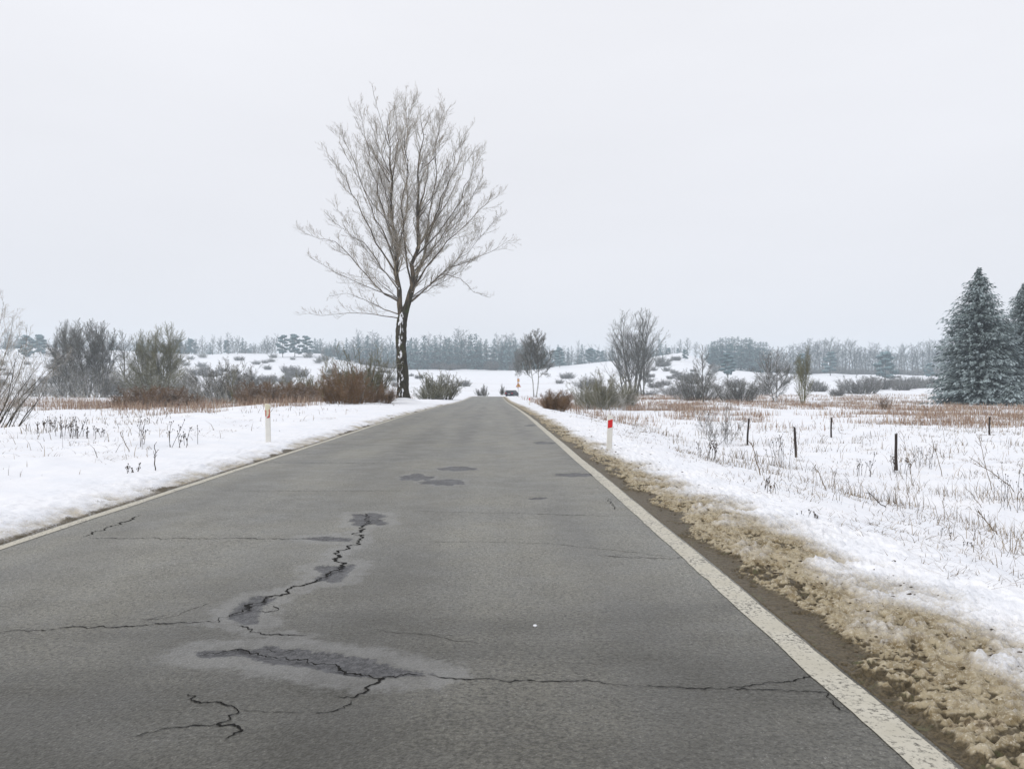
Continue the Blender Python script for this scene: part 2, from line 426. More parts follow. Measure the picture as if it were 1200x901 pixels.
cracks = [  # (points, width, deep)
    ([c6(p) for p in main_crack], .030, 1),
    ([G(256, 726.5), G(190, 729), G(120, 731), (G(0, 735.5))], .012, 1),
    ([G(250, 704), G(210, 718), G(170, 724)], .006, 0),
    ([c6(p) for p in [(255, 450), (290, 462), (330, 478), (380, 487), (430, 490), (475, 495)]], .013, 1),
    ([c6(p) for p in [(380, 385), (372, 400), (345, 405), (310, 405)]], .010, 1),
    ([G(110, 629), G(200, 629), G(276, 628), G(353, 630), G(412, 632)], .013, 1),
    ([c6(p) for p in [(100, 553), (200, 545), (290, 545), (340, 555), (420, 575), (500, 585), (590, 600), (640, 625), (720, 635), (900, 632)]], .016, 1),
    ([c6(p) for p in [(330, 535), (400, 545), (450, 540)]], .010, 1),
    ([G(500, 790.5), G(556, 796.5), G(631, 800), G(690, 801), G(746, 806)], .008, 1),
    ([G(746, 806), G(807, 807), G(853, 809), G(910, 803), G(934, 801.5), G(955, 791)], .008, 1),
    ([G(853, 809), G(880, 811), G(960, 814), G(972, 815.5), G(982, 830), G(1000, 842)], .008, 1),
    ([c6(p) for p in [(770, 628), (720, 655), (690, 690), (650, 700), (590, 712)]], .018, 1),
    ([c6(p) for p in [(640, 720), (620, 745), (590, 755), (510, 762)]], .009, 1),
    ([c6(p) for p in [(65, 690), (75, 710), (130, 718), (185, 728), (220, 735), (235, 755), (205, 775), (175, 795), (240, 810), (265, 818), (240, 835), (215, 850)]], .014, 1),
    ([c6(p) for p in [(175, 797), (60, 800), (0, 812), (-120, 830)]], .009, 1),
    ([c6(p) for p in [(250, 748), (330, 752), (470, 758)]], .005, 0),
    ([G(170, 602), G(160, 607), G(143, 613), G(123, 620), G(103, 627)], .022, 1),
    ([G(285, 541), G(340, 542), G(400, 542), G(452, 543)], .02, 1),
    ([G(255, 574), G(400, 574), G(470, 575)], .010, 0),
    ([G(170, 723), G(200, 718)], .008, 1),
    ([G(713, 585), G(719, 592), G(724, 598)], .012, 1),
    ([G(480, 634), G(560, 635), G(640, 637), G(800, 655)], .006, 0),
    ([G(440, 738), G(500, 744), G(560, 755)], .006, 0),
    ([G(480, 598), G(600, 600), G(720, 606)], .010, 0),
    ([G(450, 518), G(540, 520), G(600, 521)], .018, 0),
    ([G(700, 652), G(770, 656), G(812, 655)], .012, 0),
    ([G(420, 506), G(500, 507)], .02, 0),
    ([c6(p) for p in [(640, 66), (700, 75), (750, 70)]], .012, 1), ([c6(p) for p in [(640, 84), (700, 90), (760, 84)]], .012, 1),
    ([c6(p) for p in [(700, 62), (690, 80), (700, 104)]], .014, 1), ([c6(p) for p in [(640, 100), (700, 98), (762, 102)]], .012, 1),
]
ys_r = np.concatenate([np.arange(-28, 1.6, 1.4), 1.65*1.007**np.arange(0, int(math.log(262/1.65)/math.log(1.007)))])
xs_r = np.linspace(ROAD_L, ROAD_R, 300)
U, Yg = np.meshgrid(xs_r, ys_r)
Xg = U+road_x(Yg)
Zr = road_z(Yg) + .012*fbm(U/1.2, Yg/3, 3, 41) - .02*((U+1.33)/3)**2*0 - .4*sst(235, 262, Yg)
near = Yg < 40
PD = np.full(U.shape, 9.); HD = np.full(U.shape, 9.)
xn, yn = Xg[near], Yg[near]
pd = np.full(xn.shape, 9.); hd = np.full(xn.shape, 9.)
for i, p in enumerate(patches):
    s = poly_sdf(xn, yn, p); pd = np.minimum(pd, s); 
    if i < 5: hd = np.minimum(hd, s-(.13 if i else .17))
    elif i < 8: hd = np.minimum(hd, s-.05)
hd = np.minimum(hd, seg_dist(xn, yn, cracks[0][0])-.12)
hd = np.minimum(hd, seg_dist(xn, yn, cracks[3][0])-.07)
PD[near] = pd; HD[near] = hd
Zr = Zr - .010*sst(.02, -.05, PD) if False else Zr - .010*(1-sst(-.05, .02, PD))
nr, nc = U.shape
def gridq(nr, nc):
    i = np.arange(nr-1)[:, None]*nc; j = np.arange(nc-1)[None, :]
    return np.stack([i+j, i+j+1, i+j+nc+1, i+j+nc], -1).reshape(-1, 4)
me = quad_mesh("road", np.stack([Xg, Yg, Zr], -1).reshape(-1, 3), gridq(nr, nc), True)
fattr(me, "patch", PD); fattr(me, "halo", HD); fattr(me, "track", sum(np.exp(-((U-c_-.10*fbm(Yg/9, Yg*0+c_, 2, 47))/.30)**2) for c_ in (-3.55, -1.95, -.75, .85))*(.7+.5*fbm(Xg/.8, Yg/6, 3, 48)))
fattr(me, "near_dark", 1.1*np.clip((1-sst(3.0, 6.4, Yg+.9*fbm(Xg/1.1, Yg/1.1, 3, 44)))*(.85+.8*fbm(Xg/1.6, Yg/.45, 4, 45)), 0, 1)+.25*sst(.1, .5, fbm(Xg/.9, Yg/5, 3, 46)))  # asphalt darker towards the near end, ragged, plus faint dark streaks elsewhere
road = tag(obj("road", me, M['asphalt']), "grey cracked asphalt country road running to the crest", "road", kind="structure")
def road_surf(x, y):
    u = x-road_x(y); return road_z(y) + .012*fbm(u/1.2, y/3, 3, 41)
def strip(pts, width, name, mat, dz=.004, jag=.5, step=.03, seed=0, taper=True):
    pts = np.array(pts, float); L = np.r_[0, np.cumsum(np.hypot(*np.diff(pts, axis=0).T))]
    n = max(4, int(L[-1]/step)); t = np.linspace(0, L[-1], n)
    x = np.interp(t, L, pts[:, 0]); y = np.interp(t, L, pts[:, 1])
    tx = np.gradient(x); ty = np.gradient(y); q = np.hypot(tx, ty)+1e-9; nx, ny = -ty/q, tx/q
    amp = min(.035, width*2.2)
    off = fbm(t/.10, t*0+seed*3.1, 4, seed, .66)*amp*jag*2.3
    x += nx*off; y += ny*off
    w = width*.5*(0.34+1.15*vnoise(t/.022, t*0+seed, seed+5)**1.3*(.4+.8*vnoise(t/.16, t*0+seed, seed+9)))
    if taper: w *= np.minimum(1, np.minimum(t, L[-1]-t)/(.12*L[-1])+.25)
    V = []
    for s in (-1, 1):
        V.append(np.stack([x+nx*w*s, y+ny*w*s], -1))
    V = np.stack(V, 1).reshape(-1, 2); z = road_surf(V[:, 0], V[:, 1])+dz
    return np.c_[V, z], gridq(n, 2)
for deep in (1, 0):
    Vs, Qs, b = [], [], 0
    for i, (p, w, dp) in enumerate(cracks):
        if dp != deep: continue
        V, Q = strip(p, w, '', None, .003 if deep else .002, 1.0, .009, i)
        Vs.append(V); Qs.append(Q+b); b += len(V)
    obj("crack" if deep else "fine_crack", quad_mesh("crack", np.concatenate(Vs), np.concatenate(Qs)), M['crack' if deep else 'shallow_crack'], road)
def edge_line(uc, w, name, seed):
    ys = np.concatenate([np.arange(-28, 1.6, 1.), 1.65*1.01**np.arange(0, int(math.log(235/1.65)/math.log(1.01)))])
    k = np.linspace(-.5, .5, 7)
    U2, Y2 = np.meshgrid(k, ys)
    jit = np.where(np.abs(U2) > .45, fbm(Y2/.25, U2*9, 3, seed)*.012, 0)
    u = uc+U2*w+jit; X2 = u+road_x(Y2); Z2 = road_surf(X2, Y2)+.004
    o = obj(name, quad_mesh(name, np.stack([X2, Y2, Z2], -1).reshape(-1, 3), gridq(*U2.shape), True), M['line'], road)
    return o
edge_line(RE, .165, "edge_line", 3); edge_line(LE, .12, "edge_line", 8)

# ------------------------------------------------------------------ ground
def cols(step, fine, grow, end):
    s = [0.]
    while s[-1] < end:
        st = step if s[-1] < fine else step+(s[-1]-fine)*grow
        s.append(s[-1]+st)
    return np.array(s)
right = ROAD_R-.05+cols(.013, 2.1, .045, 1500)
left = (ROAD_L+.04-cols(.028, 1.2, .045, 1500))[::-1]
ug = np.concatenate([left, np.linspace(ROAD_L+.3, ROAD_R-.3, 6), right])
yg = np.concatenate([np.arange(-40, 1.7, 1.0), 1.75*1.0042**np.arange(0, 460), 1.75*1.0042**460*1.0078**np.arange(0, int(math.log(1850/12.)/math.log(1.0078))+1)])
U, Yg = np.meshgrid(ug, yg)
Xg = U+road_x(Yg)*np.exp(-np.abs(U)/400)
Z = zat(Xg, Yg)
u = Xg-road_x(Yg); s = u-ROAD_R; sl = ROAD_L-u
fadey = (1-sst(230, 300, Yg))
# verge material maps: mud strip beside the line, then shoved dirty slush, then clean snow
wob = fbm(Xg/.5, Yg/.7, 4, 51); wob_l = fbm(Xg*0, Yg/2.3, 3, 52)
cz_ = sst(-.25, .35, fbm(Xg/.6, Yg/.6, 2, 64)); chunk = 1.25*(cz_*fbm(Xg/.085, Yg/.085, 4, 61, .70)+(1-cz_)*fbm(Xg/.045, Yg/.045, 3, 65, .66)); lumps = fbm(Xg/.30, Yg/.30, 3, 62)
cover = sst(.0, .10, s-.05-.10*wob_l-.26*wob-.10*chunk)
band = (1-sst(.9, 2.6, s+.4*wob))
Z = Z + (fbm(Xg/.33, Yg/.4, 4, 81, .6)*.028+fbm(Xg/.9, Yg/.9, 3, 83)*.03)*sst(.8, 2.5, np.maximum(s, sl))*(1-sst(25, 60, Yg))
Z = Z + np.where(s > 0, cover*(.026*(1-sst(2., 4., s)) + band*((.040+.014*cz_)*chunk+.034*lumps)), 0)*fadey
pits = sst(.04, .42, -(chunk*.85+lumps*.25+.45*wob)+.12-.50*sst(.12, 1.1, s))
mud = np.clip((1-cover)+.95*pits*band, 0, 1)*(s > -.1)
dirtR = (1-sst(.26, 1.60, s*(1+.55*sst(6, 26, Yg))+.50*wob))*(s > -.1)
coverL = sst(.0, .10, sl-.02-.05*wob)
dirtL = (1-sst(.05, .75, sl+.4*wob+.12))*.6*(sl > -.1)
mudL = (1-coverL)*.6*(sl > -.1) + .45*(sl > -.1)*(1-sst(.2, .6, sl))*sst(.15, .4, wob)
Z = Z + np.where(sl > 0, coverL*(.02+.03*chunk*(1-sst(.4, 1.6, sl))+.02*lumps*(1-sst(.6, 2.5, sl))), 0)*fadey
inside = (s < 0) & (sl < 0)
Z = np.where(inside, Z-.07*np.clip(np.minimum(-s, -sl)/.035, 0, 1)+.004*0, Z+.006)
Z = np.where(((s >= 0) & (s < .2)) | ((sl >= 0) & (sl < .1)), Z+.004*chunk, Z)
def grassiness(X, Y):
    """0..1, where dry grass and reeds stand through the snow"""
    uu = X-road_x(Y); a = fbm(X/11, Y/14, 4, 71); b2 = fbm(X/3.2, Y/4.0, 3, 72)
    r_ = sst(38, 62, Y+6*a-.12*np.clip(X-12, -10, 40))*(1-sst(150, 240, Y))*sst(3.5, 8, uu)
    l_ = sst(0, 7, Y-(39+(-6-X)*.60)+4*a)*(1-sst(85, 135, Y))*sst(6, 9, -4.3-uu)
    g = np.clip(r_+l_, 0, 1)*np.clip(.28+1.7*a+1.6*b2, 0, 1)
    fieldbrown = .8*sst(.45, .8, fbm(X/60+3, Y/30, 3, 75)+.35)*sst(230, 260, Y)*(1-sst(480, 540, Y))
    streak = .75*sst(.16, .42, fbm(X/120+9, Y/9, 3, 79))*sst(225, 260, Y)*(1-sst(540, 590, Y))
    return np.clip(g+fieldbrown+streak, 0, 1)
tuft = grassiness(Xg, Yg)
sparse = .33*sst(.12, .5, fbm(Xg/1.9, Yg/1.9, 4, 77))*sst(1.2, 4, np.maximum(s, sl))*sst(4, 9, Yg)*(1-sst(60, 90, Yg))
nr, nc = U.shape
me = quad_mesh("ground", np.stack([Xg, Yg, Z], -1).reshape(-1, 3), gridq(nr, nc), True)
fattr(me, "dirt", np.clip(dirtR*fadey+dirtL*fadey, 0, 1)); fattr(me, "mud", np.clip(np.where(s > -.1, mud*band, 0)+mudL, 0, 1)*fadey)
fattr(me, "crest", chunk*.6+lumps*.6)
fattr(me, "tuft", np.clip(tuft*.62+sparse*.45, 0, 1))
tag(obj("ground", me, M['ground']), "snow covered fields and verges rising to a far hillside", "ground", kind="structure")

# ------------------------------------------------------------------ grass (stuff)
def blades(name, X, Y, H, Wd, tone, mats, label, lean=.35, seed=1):
    r = np.random.RandomState(seed); n = len(X); Zb = zat(X, Y)-.03
    a = r.rand(n)*6.283; le = r.rand(n)*lean*H; b = r.rand(n)*3.1416
    dx, dy = np.cos(a)*le, np.sin(a)*le; wx, wy = np.cos(b)*Wd*.5, np.sin(b)*Wd*.5
    P = np.empty((n, 5, 3))
    P[:, 0] = np.c_[X-wx, Y-wy, Zb]; P[:, 1] = np.c_[X+wx, Y+wy, Zb]
    P[:, 2] = np.c_[X+dx*.35+wx*.8, Y+dy*.35+wy*.8, Zb+H*.6]; P[:, 3] = np.c_[X+dx*.35-wx*.8, Y+dy*.35-wy*.8, Zb+H*.6]
    P[:, 4] = np.c_[X+dx, Y+dy, Zb+H]
    base = np.arange(n)[:, None]*5
    loops = np.concatenate([base+np.array([[0, 1, 2, 3]]), base+np.array([[3, 2, 4]])], 1).ravel()
    starts = (np.arange(n)[:, None]*7+np.array([[0, 4]])).ravel(); totals = np.tile([4, 3], n)
    me = raw_mesh(name, P.reshape(-1, 3), loops, starts, totals)
    fattr(me, "tone", np.repeat(tone, 5))
    return tag(obj(name, me, mats), label, "grass", kind="stuff")
M['reed'] = blade_mat('dry_reed', (.14, .082, .056), (.31, .205, .145), (.50, .41, .315))
M['stalk_grass'] = blade_mat('dry_grass_stalks', (.06, .045, .03), (.19, .145, .10), (.40, .33, .24))
r_ = np.random.RandomState(4)
def scatter(n, x0f, x1f, y0, y1, dens):
    Y = y0*(y1/y0)**r_.rand(n); X = x0f(Y)+(x1f(Y)-x0f(Y))*r_.rand(n)
    k = r_.rand(n) < dens(X, Y); return X[k], Y[k]
# right field
X, Y = scatter(260000, lambda y: road_x(y)+4, lambda y: .78*y+6, 30, 215, lambda x, y: grassiness(x, y)**1.3)
blades("dry_grass", X, Y, (.15+.62*r_.rand(len(X))**1.8), .012+.00033*Y, r_.rand(len(X)), M['reed'], "rusty dry grass and reeds standing through the snow right of the road", .5, 2)
X, Y = scatter(80000, lambda y: -.78*y-6, lambda y: road_x(y)-9, 38, 150, lambda x, y: grassiness(x, y)**1.2)
blades("dry_grass", X, Y, (.2+.8*r_.rand(len(X))**1.8), .012+.00033*Y, r_.rand(len(X)), M['reed'], "rusty dry grass and reeds standing through the snow left of the road", .5, 3)
def dens_near(x, y): return np.clip(.07+1.2*sst(.02, .55, fbm(x/1.9, y/1.9, 4, 77)), 0, 1)*.6
X, Y = scatter(70000, lambda y: 3.0+0*y, lambda y: .74*y+3, 4.5, 52, lambda x, y: dens_near(x, y)*sst(2.0, 6, x))
blades("thin_grass", X, Y, .05+.42*r_.rand(len(X))**2.6*sst(1, 8, X), .003+.00045*Y, r_.rand(len(X)), M['stalk_grass'], "sparse thin stalks poking through the snow on the right slope", .9, 5)
X, Y = scatter(42000, lambda y: -.78*y-3, lambda y: -5.6+0*y, 6.5, 60, lambda x, y: dens_near(x, y)*sst(5.6, 9, -x)*(.3+.7*sst(-.65, -.45, x/y)*0+.7*(x/y < -.42)))
blades("thin_grass", X, Y, .05+.32*r_.rand(len(X))**2.6, .004+.0005*Y, r_.rand(len(X)), M['stalk_grass'], "sparse thin stalks poking through the snow on the left verge", .9, 6)

def matted(n, x0, x1, y1, seed):
    r = np.random.RandomState(seed); cx, cyy = [], []
    K = n//26; Y0 = 5*(y1/5)**r.rand(K); X0 = np.where(r.rand(K) < .72, x0(Y0)+(x1(Y0)-x0(Y0))*r.rand(K)**1.3, -(6.2+(.66*Y0-4)*r.rand(K)))
    X = (X0[:, None]+r.randn(K, 26)*.16).ravel(); Y = (Y0[:, None]+r.randn(K, 26)*.22).ravel(); k = (X > 3.1) | (X < -5.6)
    return X[k], Y[k]
X, Y = matted(13000, lambda y: 3.3+0*y, lambda y: .72*y+2, 45, 91)
blades("matted_grass", X, Y, .03+.10*r_.rand(len(X)), .004+.0004*Y, r_.rand(len(X)), M['stalk_grass'], "bent matted tufts of dead grass lying through the snow beside the road", 3.2, 8)
# dark crumbs of earth and leaf litter on the slush and snow
def crumbs(n, seed):
    r = np.random.RandomState(seed); V = []; Fq = []
    Y = 2.6*(26/2.6)**r.rand(n); S = np.abs(r.randn(n))*.55+.12; X = ROAD_R+S
    sz = (.003+.008*r.rand(n)**3)*(1+Y*.06)
    Zc = zat(X, Y)+.02+.02*r.rand(n)
    oc = np.array([(1, 0, 0), (0, 1, 0), (-1, 0, 0), (0, -1, 0), (0, 0, .7), (0, 0, -.7)], float)
    tr = np.array([(0, 1, 4), (1, 2, 4), (2, 3, 4), (3, 0, 4), (1, 0, 5), (2, 1, 5), (3, 2, 5), (0, 3, 5)])
    P = np.c_[X, Y, Zc][:, None, :]+oc[None]*sz[:, None, None]*(.6+.8*r.rand(n, 6, 1))*(np.array([1.5, .8, .6]))
    T = (np.arange(n)[:, None, None]*6+tr[None]).reshape(-1, 3)
    me = tri_mesh("earth_crumbs", P.reshape(-1, 3), T)
    return tag(obj("earth_crumbs", me, simple('dark_earth', (.07, .052, .032), .9, .5, 20, .2)), "dark crumbs of earth and litter strewn over the roadside slush", "debris", kind="stuff")
crumbs(1500, 12)

# ------------------------------------------------------------------ bare trees
def vec(*a): return np.array(a, float)
def unit(v): return v/(math.sqrt(v[0]*v[0]+v[1]*v[1]+v[2]*v[2])+1e-9)
def perp(d, rg):
    a = vec(rg.gauss(0, 1), rg.gauss(0, 1), rg.gauss(0, 1)); a = a-d*float(a.dot(d)); return unit(a)
def limb(p0, d, L, n, wander, trop, rg):
    P = [p0]; st = L/n; d = unit(d)
    for i in range(n):
        d = unit(d+vec(rg.gauss(0, wander), rg.gauss(0, wander), rg.gauss(0, wander)+trop)); P.append(P[-1]+d*st)
    return P
def along(P, t):
    f = t*(len(P)-1); i = min(int(f), len(P)-2); k = f-i
    return P[i]*(1-k)+P[i+1]*k, unit(P[i+1]-P[i])
def grow(parents, spec, C, seed, lev0=0, tap=.8):
    """all side branches of all parent limbs, one level after the other
    spec[lev] = (count per m, t0, angle, length ratio, nseg, up-bend, wander, sides, rmin)"""
    r_ = np.random.RandomState(seed)
    def resample(P, n=9):
        P = np.array(P, float); t = np.linspace(0, 1, n)*(len(P)-1); i = np.minimum(t.astype(int), len(P)-2); k = (t-i)[:, None]
        return P[i]*(1-k)+P[i+1]*k
    PP = np.array([resample(p) for p, _, _ in parents]); LL = np.array([q[1] for q in parents], float); RR = np.array([q[2] for q in parents], float)
    for lev in range(lev0, len(spec)):
        cpm, t0, ang, lr, nsg, trop, wan, sides, rmin = spec[lev]
        cnt = np.maximum(2, (cpm*LL+r_.rand(len(LL))).astype(int)); idx = np.repeat(np.arange(len(LL)), cnt); B = len(idx)
        first = np.repeat(np.cumsum(cnt)-cnt, cnt); kk = np.arange(B)-first
        t = np.minimum(t0+(1-t0)*(kk+r_.rand(B))/cnt[idx], .999)
        n = PP.shape[1]; f = t*(n-1); i = f.astype(int); w = (f-i)[:, None]
        a = PP[idx, i]; b = PP[idx, i+1]; p = a*(1-w)+b*w; d = b-a; d /= np.linalg.norm(d, axis=1, keepdims=True)+1e-9
        an = ang*(.6+.8*r_.rand(B)); q = r_.randn(B, 3); q -= d*(q*d).sum(1, keepdims=True); q /= np.linalg.norm(q, axis=1, keepdims=True)
        q[:, 2] += .25; q /= np.linalg.norm(q, axis=1, keepdims=True)
        dd = d*np.cos(an)[:, None]+q*np.sin(an)[:, None]
        l2 = np.maximum(LL[idx]*lr*(.5+.8*r_.rand(B))*(1.0+.25*tap-tap*t), .14)
        r2 = np.maximum(rmin, RR[idx]*(1-.75*t)*.5)
        Q = np.empty((B, nsg+1, 3)); Q[:, 0] = p
        for j in range(nsg):
            dd = dd+r_.randn(B, 3)*wan; dd[:, 2] += trop; dd /= np.linalg.norm(dd, axis=1, keepdims=True)
            Q[:, j+1] = Q[:, j]+dd*(l2/nsg)[:, None]
        C.add_batch(Q, np.maximum(rmin*.6, r2[:, None]*(1-.85*np.arange(nsg+1)[None]/nsg)), sides)
        PP, LL, RR = Q, l2, r2
# the big roadside tree: limbs traced as a real three-dimensional skeleton
def big_tree():
    rg = random.Random(21); D = 66.0; k = D/F_PX
    bx, by, bz = at(473, D); bz = -0.02+.0
    def L(px, py, dep): return vec((px-473)*k, dep, (472-py)*k)
    T, C = Tubes(), Tubes()
    # trunk, own ring mesh with knots and root flare
    tp = [(473.3, 476, .0), (473, 471, 0), (472.3, 464, 0), (472.4, 450, 0), (472.0, 436, 0), (471.0, 424, 0), (471.5, 414, 0), (470.6, 405, 0), (471.2, 396, 0), (470.8, 388, 0), (471.2, 380, 0), (472.4, 372, 0), (476, 362, -.02), (479.5, 352, -.05), (482.5, 342, -.08)]
    rr = [.98, .68, .56, .50, .47, .46, .43, .42, .44, .41, .42, .40, .30, .25, .16]
    m = MB(); rings = []; nn = 22
    P0 = [L(*q) for q in tp]
    NP = 60
    for i in range(NP+1):
        f = i/NP*(len(P0)-1); a = min(int(f), len(P0)-2); t = f-a; p = P0[a]*(1-t)+P0[a+1]*t; r = rr[a]*(1-t)+rr[a+1]*t
        ring = []
        for j in range(nn):
            an = j*2*math.pi/nn
            kn = float(fbm(np.array([math.cos(an)*1.3+5]), np.array([p[2]*.7+math.sin(an)*1.3]), 3, 90)[0])
            fl = 1+.35*max(0, .9-p[2])*(math.cos(an*5+1)*.5+.2)
            rad = r*(1+.30*kn)*fl
            ring.append((p[0]+math.cos(an)*rad, p[1]+math.sin(an)*rad, p[2]))
        rings.append(ring)
    m.loft(rings)
    limbs = [  # (points px,py ; depth drift at the end, base radius)
        ([(471, 374), (467, 345), (466, 312), (460, 280), (458, 240), (457, 200), (455, 165), (453, 132)], .6, .33),
        ([(474, 372), (480, 350), (486, 322), (490, 290), (488, 250), (490, 215), (495, 180), (497, 142)], -.8, .34),
        ([(483, 345), (490, 312), (499, 280), (503, 250), (509, 200), (511, 160), (512, 126)], 2.5, .18),
        ([(465, 312), (458, 292), (445, 262), (430, 218), (415, 188), (405, 160)], -1.5, .12),
        ([(459, 275), (447, 240), (436, 200), (426, 160), (419, 122)], 2.0, .13),
        ([(466, 300), (477, 255), (480, 205), (477, 165), (475, 128)], -1.2, .14),
        ([(466, 352), (452, 345), (432, 325), (414, 302), (397, 286), (375, 282), (362, 277)], -1.0, .13),
        ([(468, 368), (450, 362), (427, 350), (405, 342), (384, 345)], 1.2, .10),
        ([(470, 373), (440, 369), (410, 366), (383, 371), (366, 368)], -.6, .08),
        ([(466, 337), (446, 312), (427, 283), (402, 268), (384, 252)], 2.2, .12),
        ([(463, 318), (442, 286), (423, 242), (409, 216), (398, 196)], -2.8, .12),
        ([(482, 353), (497, 340), (514, 323), (526, 312), (547, 305), (575, 292), (597, 278)], 1.0, .15),
        ([(518, 320), (540, 325), (555, 340), (574, 345)], 2.0, .06),
        ([(485, 336), (508, 304), (536, 276), (562, 250), (582, 236)], -2.0, .12),
        ([(487, 320), (506, 290), (528, 256), (548, 228), (562, 206)], 2.4, .11),
        ([(500, 285), (515, 245), (534, 202), (547, 160)], -1.4, .11),
        ([(488, 300), (514, 270), (539, 226), (556, 186), (561, 172)], 3.2, .12),
        ([(489, 260), (500, 220), (512, 180), (524, 138)], -2.6, .10),
        ([(458, 240), (444, 205), (438, 170), (436, 128)], 2.4, .09),
        ([(458, 225), (466, 185), (468, 155), (466, 128)], -2.0, .09),
        ([(468, 340), (462, 300), (455, 260), (447, 215), (443, 160), (441, 130)], 4.5, .13),
        ([(483, 340), (478, 300), (476, 250), (484, 200), (486, 150)], -4.6, .13),
        ([(468, 356), (458, 340), (438, 322), (410, 318), (392, 312)], 4.2, .09),
        ([(489, 290), (505, 265), (520, 230), (530, 200), (536, 168)], 1.0, .10),
    ]
    spec = [(2.5, .16, .62, .185, 6, .055, .09, 4, .012), (4.2, .08, .55, .46, 4, .05, .07, 3, .0088), (5.2, .10, .55, .52, 3, .03, .07, 3, .0074), (3.2, .2, .55, .6, 2, .02, .08, 3, .0062)]
    par = []
    for q, (ex, ey) in enumerate([(389, 236), (378, 312), (405, 178), (418, 142), (428, 126), (445, 122), (484, 124), (520, 122), (530, 140), (545, 152), (556, 176),
                                  (568, 200), (584, 246), (440, 180), (430, 230), (525, 200), (545, 240), (500, 150), (462, 130), (410, 290), (560, 300)]):
        lf = ex < 478; xl = (458 if lf else 488); dx = abs(ex-xl); yb = min(350, ey+(1.25 if dx < 75 else 1.0)*dx+rg.uniform(5, 40))
        xb = float(np.interp(yb, [150, 240, 280, 310, 345, 372], [455, 458, 460, 466, 467, 471] if lf else [499, 489, 489, 487, 481, 474]))
        limbs.append(([(xb, yb), (xb+(ex-xb)*.35, yb-(yb-ey)*.27), (xb+(ex-xb)*.72, yb-(yb-ey)*.64), (ex, ey)], rg.choice([-1, 1])*rg.uniform(.6, 4.2), .055+.0003*dx))
    for pts, dep, r0 in limbs:
        raw = [L(px, py, 0) for px, py in pts]
        Ln = sum(np.linalg.norm(b-a) for a, b in zip(raw[:-1], raw[1:]))
        P = []
        n = 12
        for i in range(n+1):
            t = i/n; f = t*(len(raw)-1); a = min(int(f), len(raw)-2); q = raw[a]*(1-(f-a))+raw[a+1]*(f-a)
            w = Ln*.009*min(1, t*3)
            P.append(q+vec(rg.gauss(0, w), dep*t**.9+rg.gauss(0, w), rg.gauss(0, w*.5)))
        r0 *= .82
        T.add(P, [max(.014, r0*(1-.94*(i/n)**(.85 if r0 > .2 else .62))) for i in range(n+1)], 7)
        par.append((P, min(Ln, 15), r0*.6))
    grow(par, spec, C, 77, 0, .50)
    root = thing("roadside_tree", (bx, by, bz), 0, "very tall bare tree with snow plastered on its dark trunk beside the road", "tree")
    tr = m.build("trunk", M['trunk'], root, True)
    obj("main_limbs", T.mesh("main_limbs"), M['limb'], root)
    cr_ = obj("crown", C.mesh("crown"), M['twig'], root)
    return root
def trunk_mat():
    m, n, l, b = new_mat("dark_bark_with_snow")
    co = coords(n); mp = n.new("ShaderNodeMapping"); mp.inputs['Scale'].default_value = (1.6, 1.6, .55); l.new(co, mp.inputs[0])
    f = noise(n, l, 5, 6, mp.outputs[0], .7)
    c = mixc(n, l, mapr(n, l, f, .3, .7), (.018, .016, .013), (.075, .065, .045))
    c = mixc(n, l, mapr(n, l, noise(n, l, 1.1, 3, co), .55, .7), c, (.06, .065, .03))
    s = n.new("ShaderNodeSeparateXYZ"); l.new(co, s.inputs[0])
    # windblown snow stuck in a ragged line on the windward face
    x = math_(n, l, 'ADD', s.outputs['X'], math_(n, l, 'MULTIPLY', math_(n, l, 'SUBTRACT', noise(n, l, 1.2, 3, co), .5), .7))
    wx = mapr(n, l, math_(n, l, 'ABSOLUTE', math_(n, l, 'ADD', x, .16)), .10, .26, 1, 0)
    sn = math_(n, l, 'ADD', math_(n, l, 'MULTIPLY', wx, .26), noise(n, l, 2.6, 4, mp.outputs[0], .6))
    face = mapr(n, l, s.outputs['Y'], -.15, -.05, 1, 0)
    sn2 = math_(n, l, 'MULTIPLY', math_(n, l, 'MULTIPLY', mapr(n, l, sn, .765, .80), face), mapr(n, l, wx, .05, .2))
    g = n.new("ShaderNodeNewGeometry"); s3 = n.new("ShaderNodeSeparateXYZ"); l.new(g.outputs['Normal'], s3.inputs[0])
    sn3 = math_(n, l, 'MAXIMUM', sn2, mapr(n, l, s3.outputs['Z'], .45, .6))
    c = mixc(n, l, sn3, c, SNOWC)
    l.new(c, b.inputs['Base Color']); b.inputs['Roughness'].default_value = .9; b.inputs['Specular IOR Level'].default_value = .15
    bump(n, l, f, .8, .06, b); return m
M['trunk'] = trunk_mat()
M['limb'] = bark('limb_bark', (.045, .038, .03), (.15, .115, .08), .55, 3)
M['twig'] = bark('twig_bark', (.19, .16, .115), (.32, .27, .20), .55, 2)
M['grey_bark'] = bark('grey_bark', (.045, .042, .036), (.12, .11, .09), .40, 3)
M['grey_twig'] = bark('grey_twig', (.055, .052, .040), (.13, .12, .09), .34, 2)
M['olive_twig'] = bark('olive_twig', (.095, .088, .040), (.20, .185, .090), .20, 2)
M['rust_twig'] = bark('rust_twig', (.115, .066, .030), (.25, .150, .075), .10, 2)
M['dark_twig'] = bark('dark_twig', (.055, .048, .038), (.12, .105, .08), .3, 2)
M['pale_twig'] = bark('pale_twig', (.25, .235, .20), (.45, .43, .38), .5, 2)
M['birch'] = bark('birch_bark', (.60, .59, .56), (.14, .13, .12), .3, 2.2, 2.5)
M['snowy_bark'] = bark('snowy_bark', (.09, .08, .065), (.17, .15, .13), .85, 2)
big_tree()

